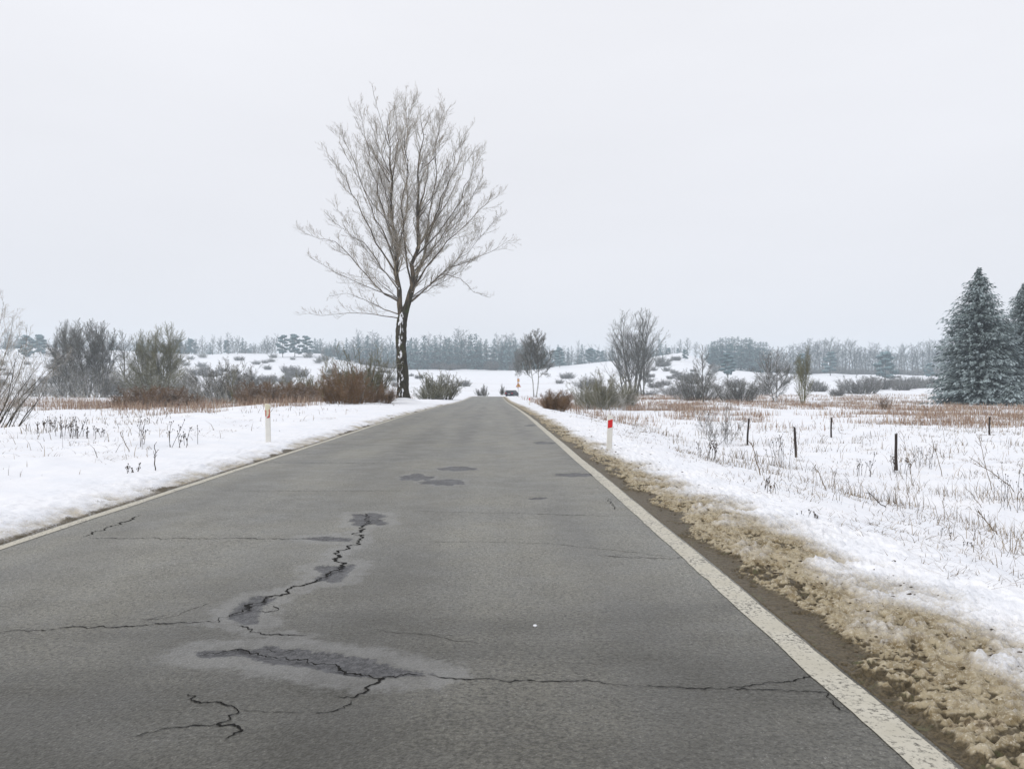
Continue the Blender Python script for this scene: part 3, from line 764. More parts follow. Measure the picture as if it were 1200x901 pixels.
def bare_tree(name, label, cat, H, Wd, r0, seed, trunk_m, twig_m, fork=.25, nl=9, upright=.5, spec=None, stems=1, twr=1.0, round_=True, group=None, dn=1.5):
    """bare broadleaf: stems dividing into limbs that fill an oval crown of height H and width Wd"""
    rg = random.Random(seed); T, C = Tubes(), Tubes(); par = []
    sp = spec or [(2.4*dn, .12, .62, .38, 4, .05, .12, 3, .012*twr), (3.4*dn, .12, .64, .5, 3, .04, .14, 3, .009*twr), (4.2, .15, .66, .55, 2, .02, .16, 3, .0075*twr)]
    for s in range(stems):
        a0 = 6.283*s/stems+rg.random(); off = 0 if stems == 1 else .035*H
        lean = vec(math.cos(a0), math.sin(a0), 0)*(0 if stems == 1 else .12+.06*rg.random())
        p0 = vec(math.cos(a0)*off*.5, math.sin(a0)*off*.5, -.15)
        Hs = H*(1 if s == 0 else .82+.15*rg.random())
        n = 12; P = [p0]; d = unit(vec(0, 0, 1)+lean)
        for i in range(n):
            d = unit(d+vec(rg.gauss(0, .035), rg.gauss(0, .035), .04)); P.append(P[-1]+d*(Hs*.97/n))
        rs = r0*(1 if stems == 1 else .75)
        T.add(P, [rs*(1.25 if i == 0 else 1)*max(.06, (1-.93*i/n)) for i in range(n+1)], 7)
        cnt = nl if stems == 1 else max(5, int(nl*1.5/stems))
        for k in range(cnt):
            t = fork+(.95-fork)*(k+rg.random()*.8)/cnt
            p, dd = along(P, t)
            a = a0+k*2.399+rg.gauss(0, .3)
            rel = (t-fork)/(1-fork)
            prof = (math.sin(math.pi*min(1, .18+.82*(rel*.85)))**.7 if round_ else (1-rel)*.9+.1)
            l2 = (Wd*.5)*prof*(1.0+.25*rg.random())/max(.35, 1-upright*.55)
            el = upright*1.1+.35*rel
            dr = vec(math.cos(a)*math.cos(el), math.sin(a)*math.cos(el), math.sin(el))
            l2 = min(l2, (H*1.0-p[2])/max(.15, dr[2])*1.0)
            if round_:
                cz = H*(fork*.6+1)/2; Rz = H*(1-fork*.6)/2; Rx = Wd/2; q0 = vec(p[0]/Rx, p[1]/Rx, (p[2]-cz)/Rz); q1 = vec(dr[0]/Rx, dr[1]/Rx, (dr[2]+.12)/Rz)
                A_ = q1.dot(q1); B_ = 2*q0.dot(q1); C_ = q0.dot(q0)-1; ds_ = B_*B_-4*A_*C_
                l2 = (-B_+math.sqrt(max(0, ds_)))/(2*A_)*rg.uniform(.78, .97)
            if l2 < .4: continue
            Q = limb(p, dr, l2, 7, .07, .045, rg); rl = rs*(1-.9*t)*.62
            T.add(Q, [max(.012*twr, rl*(1-.88*j/7)) for j in range(8)], 5)
            par.append((Q, l2, rl))
        par.append((P[5:], Hs*.30, rs*.3))
    grow(par, sp, C, seed)
    root = thing(name, (0, 0, 0), 0, label, cat, group)
    obj("trunk", T.mesh("trunk"), trunk_m, root); obj("crown", C.mesh("crown"), twig_m, root)
    return root
def shrub(name, label, H, Wd, seed, mat, nst=40, twr=1.0, stemmat=None, cat='shrub', spread=1.0, dens=1.0):
    """many-stemmed bare bush: a dome of fine twigs over a spread foot"""
    rg = random.Random(seed); S, C = Tubes(), Tubes(); par = []
    dens *= 1.6; nst = int(nst*1.5)
    sp = [(3.2*dens*3/max(2, H), .10, .62, .36, 4, .04, .2, 3, .0085*twr), (5.5*dens*3/max(2, H), .12, .7, .46, 3, .02, .22, 3, .0065*twr), (4.5*dens, .2, .7, .6, 2, .02, .2, 3, .0055*twr)]
    for k in range(nst):
        a = rg.random()*6.283; rad = math.sqrt(rg.random()); fr = rad*Wd*.34
        bp = vec(math.cos(a)*fr+rg.gauss(0, .05), math.sin(a)*fr+rg.gauss(0, .05), -.08)
        hh = H*math.sqrt(max(.12, 1-.80*rad*rad))*(.62+.38*rg.random()); el = 1.45-.40*rad*spread-.30*rg.random()
        a += rg.gauss(0, .5)
        Q = limb(bp, vec(math.cos(a)*math.cos(el), math.sin(a)*math.cos(el), math.sin(el)), hh/max(.6, math.sin(el)), 7, .10, .02, rg)
        r0 = (.008+.0045*H)*twr*(.5+.7*rg.random())
        S.add(Q, [max(.007*twr, r0*(1-.88*j/7)) for j in range(8)], 4); par.append((Q, hh, r0))
    grow(par, sp, C, seed)
    root = thing(name, (0, 0, 0), 0, label, cat)
    obj("stems", S.mesh("stems"), stemmat or mat, root); obj("twigs", C.mesh("twigs"), mat, root)
    return root
def put(root, px, depth, H0, pxh, rz=0., wscale=1.0, sink=.05):
    """first placing of a built thing: base at image column px and depth, height pxh photograph pixels"""
    x, y, z = at(px, depth); s = pxh*depth/F_PX/H0
    root.location = (x, y, z-sink*s); root.scale = (s*wscale, s*wscale, s); root.rotation_euler = (0, 0, rz); return root
def again(root, px, depth, H0, pxh, label, rz=0., wscale=1.0, group=None, sink=.05):
    x, y, z = at(px, depth); s = pxh*depth/F_PX/H0
    return copy_thing(root, (x, y, z-sink*s), rz, (s*wscale, s*wscale, s), label, group)

# --- middle distance, left of the road
T1 = bare_tree("bare_tree", "tallest grey bare tree in the clump standing left of the olive willow", "tree", 15, 8.5, .20, 101, M['grey_bark'], M['grey_twig'], .05, 24, .72, stems=3, twr=1.9, dn=1.5)
put(T1, 108, 150, 15, 97, .3)
again(T1, 92, 155, 15, 94, "bare grey tree second from the left of the tall clump", 1.9, .8)
again(T1, 79, 160, 15, 84, "low leftmost bare tree of the tall grey clump", 4.0, .9)
again(T1, 126, 148, 15, 92, "rightmost bare tree of the tall grey clump", 2.8, .9)
T2 = bare_tree("bare_tree", "slender pale bare tree between the grey clump and olive willow", "tree", 14, 6.5, .16, 111, M['grey_bark'], M['grey_twig'], .12, 15, .6, twr=1.8)
put(T2, 151, 145, 14, 82, .3)
T3 = bare_tree("willow_tree", "large olive green bare willow left of the roadside tree", "tree", 14, 9.5, .2, 121, M['olive_twig'], M['olive_twig'], .03, 30, .78, stems=5, twr=1.7, dn=1.3)
put(T3, 197, 140, 14, 92, 1.0, .95)
again(T3, 174, 143, 14, 82, "smaller olive bare willow left of the large olive one", 3.0, .85)
S1 = shrub("brown_shrub", "wide rusty brown thicket below the olive willows", 2.4, 5.2, 131, M['rust_twig'], 70, 1.5, dens=1.2)
put(S1, 176, 74, 2.4, 27, 0, 1.5); 
again(S1, 208, 78, 2.4, 25, "small rusty brown bush right of the wide thicket under the willows", 2., 1.2)
again(S1, 322, 76, 2.4, 32, "rusty brown bush between the left marker post and the tall tree", 1.3, 1.35)
again(S1, 348, 82, 2.4, 26, "low rusty brown bush just left of the slim olive sapling", 4.3, 1.2)
S2 = shrub("grey_shrub", "grey tangled shrub right of the olive willow with snow on its twigs", 4.6, 5.0, 141, M['grey_twig'], 36, 1.7, M['pale_twig'])
put(S2, 262, 90, 4.6, 54, .4, 1.05)
again(S2, 243, 100, 4.6, 40, "low grey shrub touching the right side of the olive willow", 2.0, 1.1)
again(S2, 292, 94, 4.6, 46, "grey shrub above the left marker post", 3.2, 1.0)
again(S2, 56, 165, 4.6, 26, "small grey shrub left of the tall grey clump in open snow", 3.2, 1.2)
S3 = shrub("olive_shrub", "dark olive rounded bush behind the rusty bush near the tall tree", 5., 4.6, 151, M['olive_twig'], 50, 1.7, M['dark_twig'])
put(S3, 426, 66, 5., 72, 0, .82)
again(S3, 362, 88, 5., 40, "dark olive bush midway between marker post and tall tree", 1.0, 1.3)
again(S3, 340, 98, 5., 34, "faint olive bush rising behind the rusty bushes", 2.4, 1.4)
S4 = shrub("brown_shrub", "bright rusty brown bush left of the tall tree trunk", 3.0, 3.8, 161, M['rust_twig'], 70, 1.1, dens=1.15)
put(S4, 406, 58, 3.0, 50, 0, .85)
again(S4, 447, 62, 3.0, 26, "small brown bush closest to the tall tree trunk", 2.2, 1.0)
again(S2, 88, 140, 4.6, 34, "low grey shrub at the left foot of the tall grey clump", .7, 1.2)
again(S2, 118, 138, 4.6, 38, "low grey shrub at the right foot of the tall grey clump", 5.0, 1.2)
again(S3, 186, 132, 5., 50, "olive bush filling the foot of the olive willows", 2.9, 1.3)
again(S2, 150, 142, 4.6, 32, "low grey shrub at the foot of the slender pale tree", 3.9, 1.3)
T4 = bare_tree("bare_sapling", "slim olive sapling standing between the brown bushes on the left", "tree", 6, 2.2, .06, 171, M['olive_twig'], M['olive_twig'], .12, 12, .8, twr=1.3)
put(T4, 380, 72, 6, 58, 0)
again(T4, 275, 84, 6, 50, "thin sapling rising out of the grey shrubs on the left", 1.0, .9)
S5 = shrub("olive_shrub", "olive grey bush by the road just right of the tall tree", 4.4, 5., 181, M['olive_twig'], 44, 2.0, M['grey_twig'])
put(S5, 516, 108, 4.4, 37, 0, 1.1)
again(S5, 505, 104, 4.4, 20, "low twiggy bush beneath the olive bush right of the tall tree", 2.0, 1.5)
S6 = shrub("small_shrub", "tiny grey bush where the road disappears over the crest", 2.4, 2.6, 191, M['dark_twig'], 22, 2.2)
x, y, z = at(566, 190); S6.location = (x, y, z); S6.scale = (1.1, 1.1, 1.25)
c = copy_thing(S6, (*at(589, 200)[:2], at(589, 200)[2]), 1.0, (.6, .6, 1.2), "narrow grey bush between the road end and the car")

# --- middle distance, right of the road
B1 = bare_tree("birch_tree", "twin trunked birch right of the road end beside the car", "tree", 15, 9., .19, 201, M['birch'], M['grey_twig'], .30, 22, .62, stems=2, twr=2.4, dn=2.0)
put(B1, 627, 170, 15, 84, .2, .95)
again(B1, 607, 300, 15, 50, "slender faint tree behind the road sign with a thin forked stem", 2., .6)
T5 = bare_tree("linden_tree", "tall bare linden with an oval crown right of the birch", "tree", 24, 17, .42, 211, M['grey_bark'], M['grey_twig'], .16, 26, .80, stems=3, twr=2.2, spec=[(1.5, .12, .6, .34, 5, .06, .12, 3, .030), (1.7, .12, .62, .5, 4, .05, .14, 3, .020), (2.2, .2, .66, .55, 2, .03, .18, 3, .019)])
put(T5, 744, 200, 24, 108, .7, 1.2)
again(T5, 734, 206, 24, 84, "shorter bare linden leaning out left of the oval one", 2.4, 1.0)
again(T5, 754, 196, 24, 78, "shorter bare linden pressed against the right of the oval one", 4.4, .85)
S7 = shrub("olive_shrub", "big olive grey bush with pale stems left of the lindens", 4.6, 6., 221, M['olive_twig'], 48, 1.9, M['pale_twig'])
put(S7, 706, 86, 4.6, 46, 0, 1.05)
again(S7, 728, 92, 4.6, 34, "smaller olive bush at the foot of the lindens", 1.2, .9)
again(S7, 688, 95, 4.6, 26, "low olive bush between the rusty bush and big olive bush", 3.2, 1.0)
S8 = shrub("brown_shrub", "rounded rusty bush on the right verge behind the red marker post", 1.9, 2.0, 231, M['rust_twig'], 60, .95, dens=1.3)
x, y, z = hit(653, 481.5); put(S8, 653, y, 1.9, 27, 0, 1.0)
P1 = shrub("snowy_sapling", "leaning sapling with a snow whitened stem beside the big olive bush", 3.2, 1.6, 241, M['pale_twig'], 4, 1.4, M['pale_twig'], 'tree')
put(P1, 733, 80, 3.2, 30, 0, .9)
T6 = bare_tree("bare_tree", "dark slim tree amid grey scrub right of the lindens", "tree", 12, 7.5, .14, 251, M['grey_bark'], M['grey_twig'], .1, 16, .55, twr=2.0, round_=False)
put(T6, 826, 118, 12, 72, 0, .85)
S9 = shrub("grey_shrub", "wide grey scrub at the foot of the dark slim tree", 4.8, 7., 261, M['grey_twig'], 50, 2.0, M['dark_twig'])
put(S9, 818, 135, 4.8, 36, 0, 1.2)
again(S9, 866, 125, 4.8, 32, "olive grey scrub bush right of the dark slim tree", 1.2, 1.1)
again(S9, 795, 190, 4.8, 18, "low dark scrub left of the dark slim tree", 2.2, 1.9)
again(S9, 892, 200, 4.8, 18, "low grey scrub left of the snow whitened tree", 3.2, 1.6)
T7 = bare_tree("spreading_tree", "spreading tree with snow whitened limbs in the right field", "tree", 10, 10.5, .22, 271, M['snowy_bark'], M['grey_twig'], .08, 22, .50, stems=2, twr=2.0, dn=1.3)
put(T7, 911, 128, 10, 66, 0, 1.0)
T8 = bare_tree("narrow_tree", "narrow upright olive tree right of the snow whitened tree", "tree", 9, 4.0, .12, 281, M['olive_twig'], M['olive_twig'], .05, 16, 1.05, stems=4, twr=1.7)
put(T8, 944, 104, 9, 74, 0, .8)
S10 = shrub("dark_shrub", "wide dark thicket in the right field below the round pine", 4.5, 8., 291, M['dark_twig'], 60, 2.6)
put(S10, 1012, 225, 4.5, 23, 0, 1.3)
again(S10, 1030, 270, 4.5, 20, "dark thicket just behind the wide dark one in the right field", 2., 1.2)
again(S10, 962, 250, 4.5, 13, "low dark thicket by the narrow olive tree", 1., 1.2)
again(S10, 985, 185, 4.5, 11, "small low thicket left of the wide dark one", 1., 1.0)
S11 = shrub("field_shrub", "small bare bush in the snow behind the nearest fence posts", 2.2, 1.5, 301, M['rust_twig'], 16, 1.3, M['dark_twig'])
put(S11, 1043, 78, 2.2, 20, 0, .7)

# --- near shrubs
S12 = shrub("bare_shrub", "bare shrub standing in the snow left of the fence posts", 2.1, 1.7, 311, M['dark_twig'], 9, .8, M['grey_bark'], spread=1.15, dens=.8)
x, y, z = hit(845, 521); put(S12, 845, y, 2.1, 54, .4, 1.05, .0)
S13 = shrub("bare_shrub", "large dark bare shrub cut off by the left edge of the view", 6.4, 6.8, 321, M['twig'], 34, 1.1, M['dark_twig'], spread=1.1, dens=1.1)
x, y, z = hit(-20, 503); S13.location = (x, y, z); k_ = 150*y/F_PX/6.4; S13.scale = (k_*.78, k_*.78, k_*1.0)

# ------------------------------------------------------------------ conifers
def spruce(name, label, H, Wd, seed, mat, whorls=46, per=13, leaf=.36, frost=.45, irregular=.15, cat='tree', sprays=16, trunk=True, group=None):
    r = np.random.RandomState(seed)
    A, Dv, Ls, Fz = [], [], [], []
    for w in range(whorls):
        t = (w+r.rand()*.8)/whorls; z = H*(.02+.96*t)
        rad = Wd*.5*(max(.0, 1-t**1.6)**.85)*(1-.25*(t < .06))*(1+irregular*r.randn()*.7)
        n = max(4, int(per*(.35+.65*(1-t))))
        for b in range(n):
            a = r.rand()*6.283; Rr = rad*(1+irregular*r.randn()+.30*float(fbm(np.array([a*1.4]), np.array([z*.55+seed]), 2, seed+3)[0])); Rr = max(.15, Rr)
            m = max(3, int(sprays*(Rr/(Wd*.5))**.8))
            s = (.15+.9*((np.arange(m)+r.rand(m))/m))
            drp = -.34*s*Rr*(1-t*.9)+.12*s**2*Rr + .05*r.randn()
            c = np.c_[np.cos(a)*s*Rr, np.sin(a)*s*Rr, z+drp]+r.randn(m, 3)*leaf*.28
            side = r.choice([-1, 1], m)*(.4+.6*r.rand(m))*(1-s*.5)
            d = np.c_[np.cos(a+side), np.sin(a+side), -.30-.35*r.rand(m)]
            A.append(c); Dv.append(d); Ls.append(leaf*(.7+.7*r.rand(m))*(1-.35*t))
            pn = fbm(np.full(m, a*1.9+seed), np.full(m, z*1.1)+s, 3, seed); Fz.append(np.clip(frost*(.10+1.0*s**1.3)+.75*frost*pn+.16*r.randn(m), 0, 1))
    A = np.concatenate(A); Dv = np.concatenate(Dv); Ls = np.concatenate(Ls)[:, None]; Fz = np.concatenate(Fz)
    Dv /= np.linalg.norm(Dv, axis=1, keepdims=True); n = len(A)
    q = np.cross(Dv, np.c_[r.randn(n)*.5, r.randn(n)*.5, np.ones(n)]); q /= np.linalg.norm(q, axis=1, keepdims=True)
    P = np.stack([A-Dv*Ls*.6, A+q*Ls*.28, A+Dv*Ls*.7-np.array([0, 0, .05]), A-q*Ls*.28], 1)
    me = quad_mesh("crown", P.reshape(-1, 3), np.arange(n*4).reshape(-1, 4)); fattr(me, "frost", Fz, 'FACE')
    root = thing(name, (0, 0, 0), 0, label, cat, group)
    T = Tubes(); T.add([vec(0, 0, -.3), vec(0, 0, H*.5), vec(0, 0, H*.985)], [H*.014, H*.009, .02], 6)
    if trunk: obj("trunk", T.mesh("trunk"), M['grey_bark'], root)
    obj("crown", me, mat, root); return root
def pine(name, label, H, Wd, seed, mat, clumps=16, per=170, bare=.28, leaf=.42, frost=.5, group=None):
    r = np.random.RandomState(seed); A = []; Dv = []; Fz = []; T = Tubes()
    tp = [vec(0, 0, -.3), vec(.1, 0, H*.35), vec(.0, .1, H*.7), vec(0, 0, H*.95)]; T.add(tp, [H*.016, H*.012, H*.008, .04], 6)
    for c in range(clumps):
        t = bare+(1-bare)*(c+r.rand()*.6)/clumps; a = c*2.4+r.randn()*.3
        rr = Wd*.5*math.sin(math.pi*min(.97, .22+.78*(t-bare)/(1-bare)*1.0))**.6*(.35+.6*r.rand())
        ce = np.array([math.cos(a)*rr, math.sin(a)*rr, H*t]); T.add([vec(0, 0, H*t-rr*.3), vec(*(ce*vec(.6, .6, 1)+vec(0, 0, -.2))), vec(*ce)], [.10, .06, .03], 4)
        sz = Wd*(.20+.10*r.rand()); v = r.randn(per, 3); v /= np.linalg.norm(v, axis=1, keepdims=True)
        v *= (r.rand(per, 1)**.4); A.append(ce+v*np.array([sz, sz, sz*.48])); Dv.append(v+np.array([0, 0, .4])+r.randn(per, 3)*.4)
        Fz.append(np.clip(frost*sst(-.1, .7, v[:, 2])*1.5+.12*r.randn(per), 0, 1))
    A = np.concatenate(A); Dv = np.concatenate(Dv); Fz = np.concatenate(Fz); n = len(A)
    Dv /= np.linalg.norm(Dv, axis=1, keepdims=True); q = np.cross(Dv, r.randn(n, 3)); q /= np.linalg.norm(q, axis=1, keepdims=True)
    Ls = (leaf*(.6+.8*r.rand(n)))[:, None]
    P = np.stack([A-Dv*Ls*.5, A+q*Ls*.45, A+Dv*Ls*.6, A-q*Ls*.45], 1)
    me = quad_mesh("crown", P.reshape(-1, 3), np.arange(n*4).reshape(-1, 4)); fattr(me, "frost", Fz, 'FACE')
    root = thing(name, (0, 0, 0), 0, label, 'tree', group)
    obj("trunk", T.mesh("trunk"), M['grey_bark'], root); obj("crown", me, mat, root); return root
M['spruce'] = leafy('frosted_spruce', (.014, .024, .018), (.034, .056, .038), (.46, .54, .56))
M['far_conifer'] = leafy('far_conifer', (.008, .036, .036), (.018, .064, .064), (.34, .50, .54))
K1 = spruce("spruce_tree", "tall frosted spruce at the right edge of the field", 19, 9.6, 401, M['spruce'], 92, 36, .40, .52, .17, sprays=30)
x, y, z = at(1156, 104); K1.location = (x, y, z-.2); s_ = (474-313)*104/F_PX/19; s_ *= 1.045; K1.scale = (s_*1.06, s_*1.06, s_)
x, y, z = at(1209, 110); copy_thing(K1, (x, y, z-.2), 2.2, (s_*.92, s_*.92, s_*.93), "frosted spruce cut off by the right edge beside the tall one")
K3 = spruce("young_spruce", "low frosted young spruce at the foot of the cut off spruce", 3.2, 3.4, 405, M['spruce'], 22, 14, .36, .7, .2, sprays=12)
x, y, z = at(1192, 98); K3.location = (x, y, z-.1)

FS = spruce("spruce_tree", "dark spruce standing in the far plantation on the ridge", 22, 8.5, 411, M['far_conifer'], 24, 12, 1.25, .28, .16, sprays=7, group="spruces of the far plantation")
FS2 = spruce("snowy_spruce", "snow dusted spruce in front of the far left wood", 18, 9.5, 412, M['far_conifer'], 20, 12, 1.25, .48, .2, sprays=7, group="snow dusted spruces before the far left wood")
FP = pine("pine_tree", "left pine of the pair on the far snow slope at the left", 15, 10, 421, M['far_conifer'], 15, 150, .12, .8, .45)
FP2 = pine("pine_tree", "far pine", 17, 8, 422, M['far_conifer'], 15, 120, .22, .8, .5)
def far_bare(seed, H, Wd, mat):
    return bare_tree("far_bare_tree", "x", "tree", H, Wd, .35, seed, M['grey_bark'], mat, .05, 24, .36, twr=4.5, spec=[(1.5, .10, .7, .40, 3, .04, .14, 3, .06), (2.0, .12, .7, .5, 2, .03, .14, 3, .05), (2.2, .2, .7, .6, 2, .02, .14, 3, .045)])
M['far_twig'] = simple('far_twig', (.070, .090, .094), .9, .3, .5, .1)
FB1 = far_bare(431, 22, 12, M['far_twig']); FB2 = far_bare(432, 24, 10, M['far_twig']); FB3 = far_bare(433, 18, 13, M['far_twig'])
used = {}
def far(proto, px, base, top, label, depth=600, group=None, w=1.0, H0=22):
    """a far tree: base and top rows of the photograph at a given depth"""
    x, y, z = at(px, depth); h = (HZ-top)/F_PX*depth + EYE - z
    h = max(h, 4.0); s = h/H0; rz = rnd.random()*6.28
    if id(proto) not in used:
        used[id(proto)] = 1; o = proto; o.location = (x, y, z-.3); o.scale = (s*w, s*w, s); o.rotation_euler = (0, 0, rz); o['label'] = label
        if group: o['group'] = group
        elif 'group' in o: del o['group']
        return o
    return copy_thing(proto, (x, y, z-.3), rz, (s*w, s*w, s), label, group)
# far left slope
far(FP, 39, 421, 394, "left pine of the snowy pair on the far slope behind the cut off shrub", 520, None, .95, 15)
far(FP, 54, 417, 393, "right pine of the snowy pair on the far slope at the left", 540, None, .9, 15)
far(FB3, 18, 415, 384, "round bare tree on the far slope at the left edge", 540, None, .8, 18)
for px, top, lab, pr, H0, w in [
    (2, 392, "hazy bare tree on the skyline at the very left", FB1, 22, .9),
    (72, 397, "small pale tree on the skyline left of the grey clump", FB2, 24, .9),
    (219, 398, "hazy tree on the skyline just right of the olive willow", FB1, 22, 1.0),
    (232, 396, "second hazy tree on the skyline right of the olive willow", FB3, 18, .9),
    (252, 391, "dark lone tree on the left skyline with a broad crown", FB1, 22, .9),
    (270, 388, "tall pale tree on the left skyline between two darker ones", FB2, 24, 1.2),
    (281, 392, "dark pointed tree on the left skyline beside the tall pale one", FB1, 22, .7),
    (290, 403, "tiny tree on the left skyline right of the tall pale one", FB1, 22, .8),
    (300, 404, "second tiny tree on the left skyline before the rounded one", FB3, 18, .8),
    (315, 392, "rounded bare tree left of the three skyline pines", FB3, 18, .8)]:
    far(pr, px, 0, top, lab, 590, None, w, H0)
for px, top, lab in [(333, 393, "left one of the three pines on the left skyline"), (347, 392, "middle one of the three pines on the left skyline"), (361, 394, "right one of the three pines on the left skyline")]:
    far(FP2, px, 0, top, lab, 560, None, 1.2, 17)
# wood from behind the tall tree to the birch
rg = random.Random(5)
GW = "bare trees of the far wood behind the tall tree"
LW = "hazy bare tree of the far wood between the skyline pines and the birch"
px = 386
while px < 642:
    top = 397+5*math.sin(px*.07)+3*math.sin(px*.31)+rg.gauss(0, 4.5)+(4 if px > 600 else 0)-(6 if 535 < px < 556 else 0)
    far([FB1, FB2, FB3][rg.randrange(3)], px, 0, top, LW, rg.uniform(610, 690), GW, rg.uniform(.8, 1.5), 22); px += rg.uniform(2.0, 4.4)
GS = "snow dusted spruces before the far left wood"; LS = "snow dusted spruce in front of the far wood behind the road"
for px, top in [(384, 404), (388, 402), (394, 399), (399, 404), (407, 401), (414, 405), (421, 400), (461, 399), (476, 402), (482, 398), (510, 399), (522, 404), (534, 402), (558, 399), (570, 401), (592, 404), (618, 402), (628, 405), (636, 403), (431, 399), (442, 402), (452, 405), (488, 402), (497, 399), (505, 404), (516, 399), (527, 401), (541, 396), (552, 398), (563, 406), (579, 403), (588, 399), (597, 397), (604, 401), (612, 408)]:
    far(FS2 if rg.random() < .45 else FS, px, 0, top+rg.gauss(0, 1.2), LS, rg.uniform(560, 600), GS, rg.uniform(.9, 1.15), 18)
for px in np.arange(206, 382, 3.1):
    if 326 < px < 368 or rg.random() < .08: continue
    far([FB1, FB3, FS, FP2][rg.choice([0, 0, 1, 2, 2, 3])], px, 0, 398+4*math.sin(px*.11)+rg.gauss(0, 3), "hazy tree of the skyline belt between the olive willow and the three pines", rg.uniform(600, 660), "skyline belt of trees on the left hill", rg.uniform(.9, 1.3), 20)
for px in np.arange(-12, 200, 3.4):
    if rg.random() < .1: continue
    far([FB1, FB3, FS][rg.choice([0, 1, 2])], px, 0, 399+rg.gauss(0, 3), "hazy tree of the skyline belt behind the grey clump and the olive willow", rg.uniform(620, 680), "skyline belt of trees at the far left", rg.uniform(.9, 1.3), 20)
for px in list(np.arange(642, 722, 4.0))+list(np.arange(756, 800, 3.6)):
    far([FB1, FB3, FS, FP2][rg.choice([0, 1, 2, 2, 3])], px, 0, 407+rg.gauss(0, 2.5)-(3 if px > 750 else 0), "hazy tree of the low belt on the hill behind the lindens", rg.uniform(640, 700), "low belt of trees on the hill behind the lindens", rg.uniform(.9, 1.3), 20)
# between birch and lindens
far(FP2, 656, 0, 407, "small hazy pine just right of the birch crown", 560, None, 1.0, 17)
far(FP2, 691, 0, 408, "hazy pine between the birch and the lindens", 590, None, 1.3, 17)
far(FB2, 677, 0, 396, "pale thin tree alone on the far slope between birch and lindens", 640, None, .6, 24)
far(FB3, 666, 0, 411, "low hazy tree left of the pale thin one on the far slope", 600, None, .9, 18)
far(FB1, 716, 0, 404, "hazy bare tree half hidden by the left linden", 600, None, .9, 22)
far(FB3, 772, 0, 410, "low hazy tree on the hill just right of the lindens", 600, None, 1, 18)
# right plantation and wood
GP = "spruces of the far plantation"; LP = "dark spruce standing in the far plantation on the ridge"
px = 832
while px < 902:
    far(FS, px, 0, 394+rg.gauss(0, 1.5)+(3 if px > 890 else 0)+max(0, (845-px)*.7), LP, rg.uniform(570, 640), GP, rg.uniform(.9, 1.2), 22); px += rg.uniform(2.6, 4.2)
for px in (838, 848, 858, 869, 880, 891):
    far(FS, px+rg.gauss(0, 1), 0, 402+rg.gauss(0, 2), LP, 560, GP, 1.2, 22)
for px, top, lab in [(798, 396, "tall rounded hazy tree at the left end of the ridge wood"), (807, 394, "tallest rounded hazy tree at the left end of the ridge wood"), (817, 399, "rounded hazy tree right of the tallest one on the ridge"), (829, 402, "hazy bare tree beside the pointed spruce on the ridge")]:
    far(FB3, px, 0, top, lab, 600, None, .9, 18)
far(FS, 836, 0, 398, "pointed lone spruce top left of the plantation", 560, None, .8, 22)
far(FP2, 804, 0, 409, "snowy pine on the hillside below the rounded ridge trees", 520, None, 1.2, 17)
far(FP2, 855, 0, 414, "small snowy pine standing alone in front of the plantation", 420, None, 1.2, 17)
GR = "bare trees of the far wood on the right"; LR = "hazy bare tree of the far wood left of the frosted spruce"
px = 902
while px < 1215:
    top = 402+4*math.sin(px*.05)+2.5*math.sin(px*.23)+rg.gauss(0, 2.6)
    far([FB1, FB2][rg.randrange(2)], px, 0, top, LR, rg.uniform(590, 690), GR, rg.uniform(.8, 1.5), 22); px += rg.uniform(2.2, 4.8)
far(FP2, 943, 0, 414, "dark pine behind the narrow olive tree", 520, None, 1.1, 17)
far(FP2, 977, 0, 412, "snowy pine at the edge of the far right wood", 540, None, 1.2, 17)
far(FP, 1043, 0, 412, "round dark pine standing out before the far right wood", 440, None, .95, 15)
far(FB2, 1008, 0, 408, "pale birch like tree left of the round dark pine", 480, None, .7, 24)
far(FB2, 1076, 0, 406, "slender pale trunked tree between the round pine and frosted spruce", 520, None, .6, 24)
far(FP2, 1095, 0, 425, "small pine just left of the frosted spruce", 500, None, 1.2, 17)
for px in np.arange(384, 645, 6.5):
    x, y, z = at(px+rg.gauss(0, 1.5), rg.uniform(560, 600)); q = rg.uniform(1.0, 1.6)
    copy_thing(S10, (x, y, z), rg.random()*6, (q, q, q*rg.uniform(.7, 1.3)), "dark underwood bush at the foot of the far wood behind the road", "underwood of the far wood behind the road", "underwood_shrub")
for px in np.arange(905, 1112, 7.5):
    x, y, z = at(px+rg.gauss(0, 1.5), rg.uniform(560, 600)); q = rg.uniform(.9, 1.5)
    copy_thing(S10, (x, y, z), rg.random()*6, (q, q, q*rg.uniform(.7, 1.3)), "dark underwood bush at the foot of the far right wood", "underwood of the far right wood", "underwood_shrub")
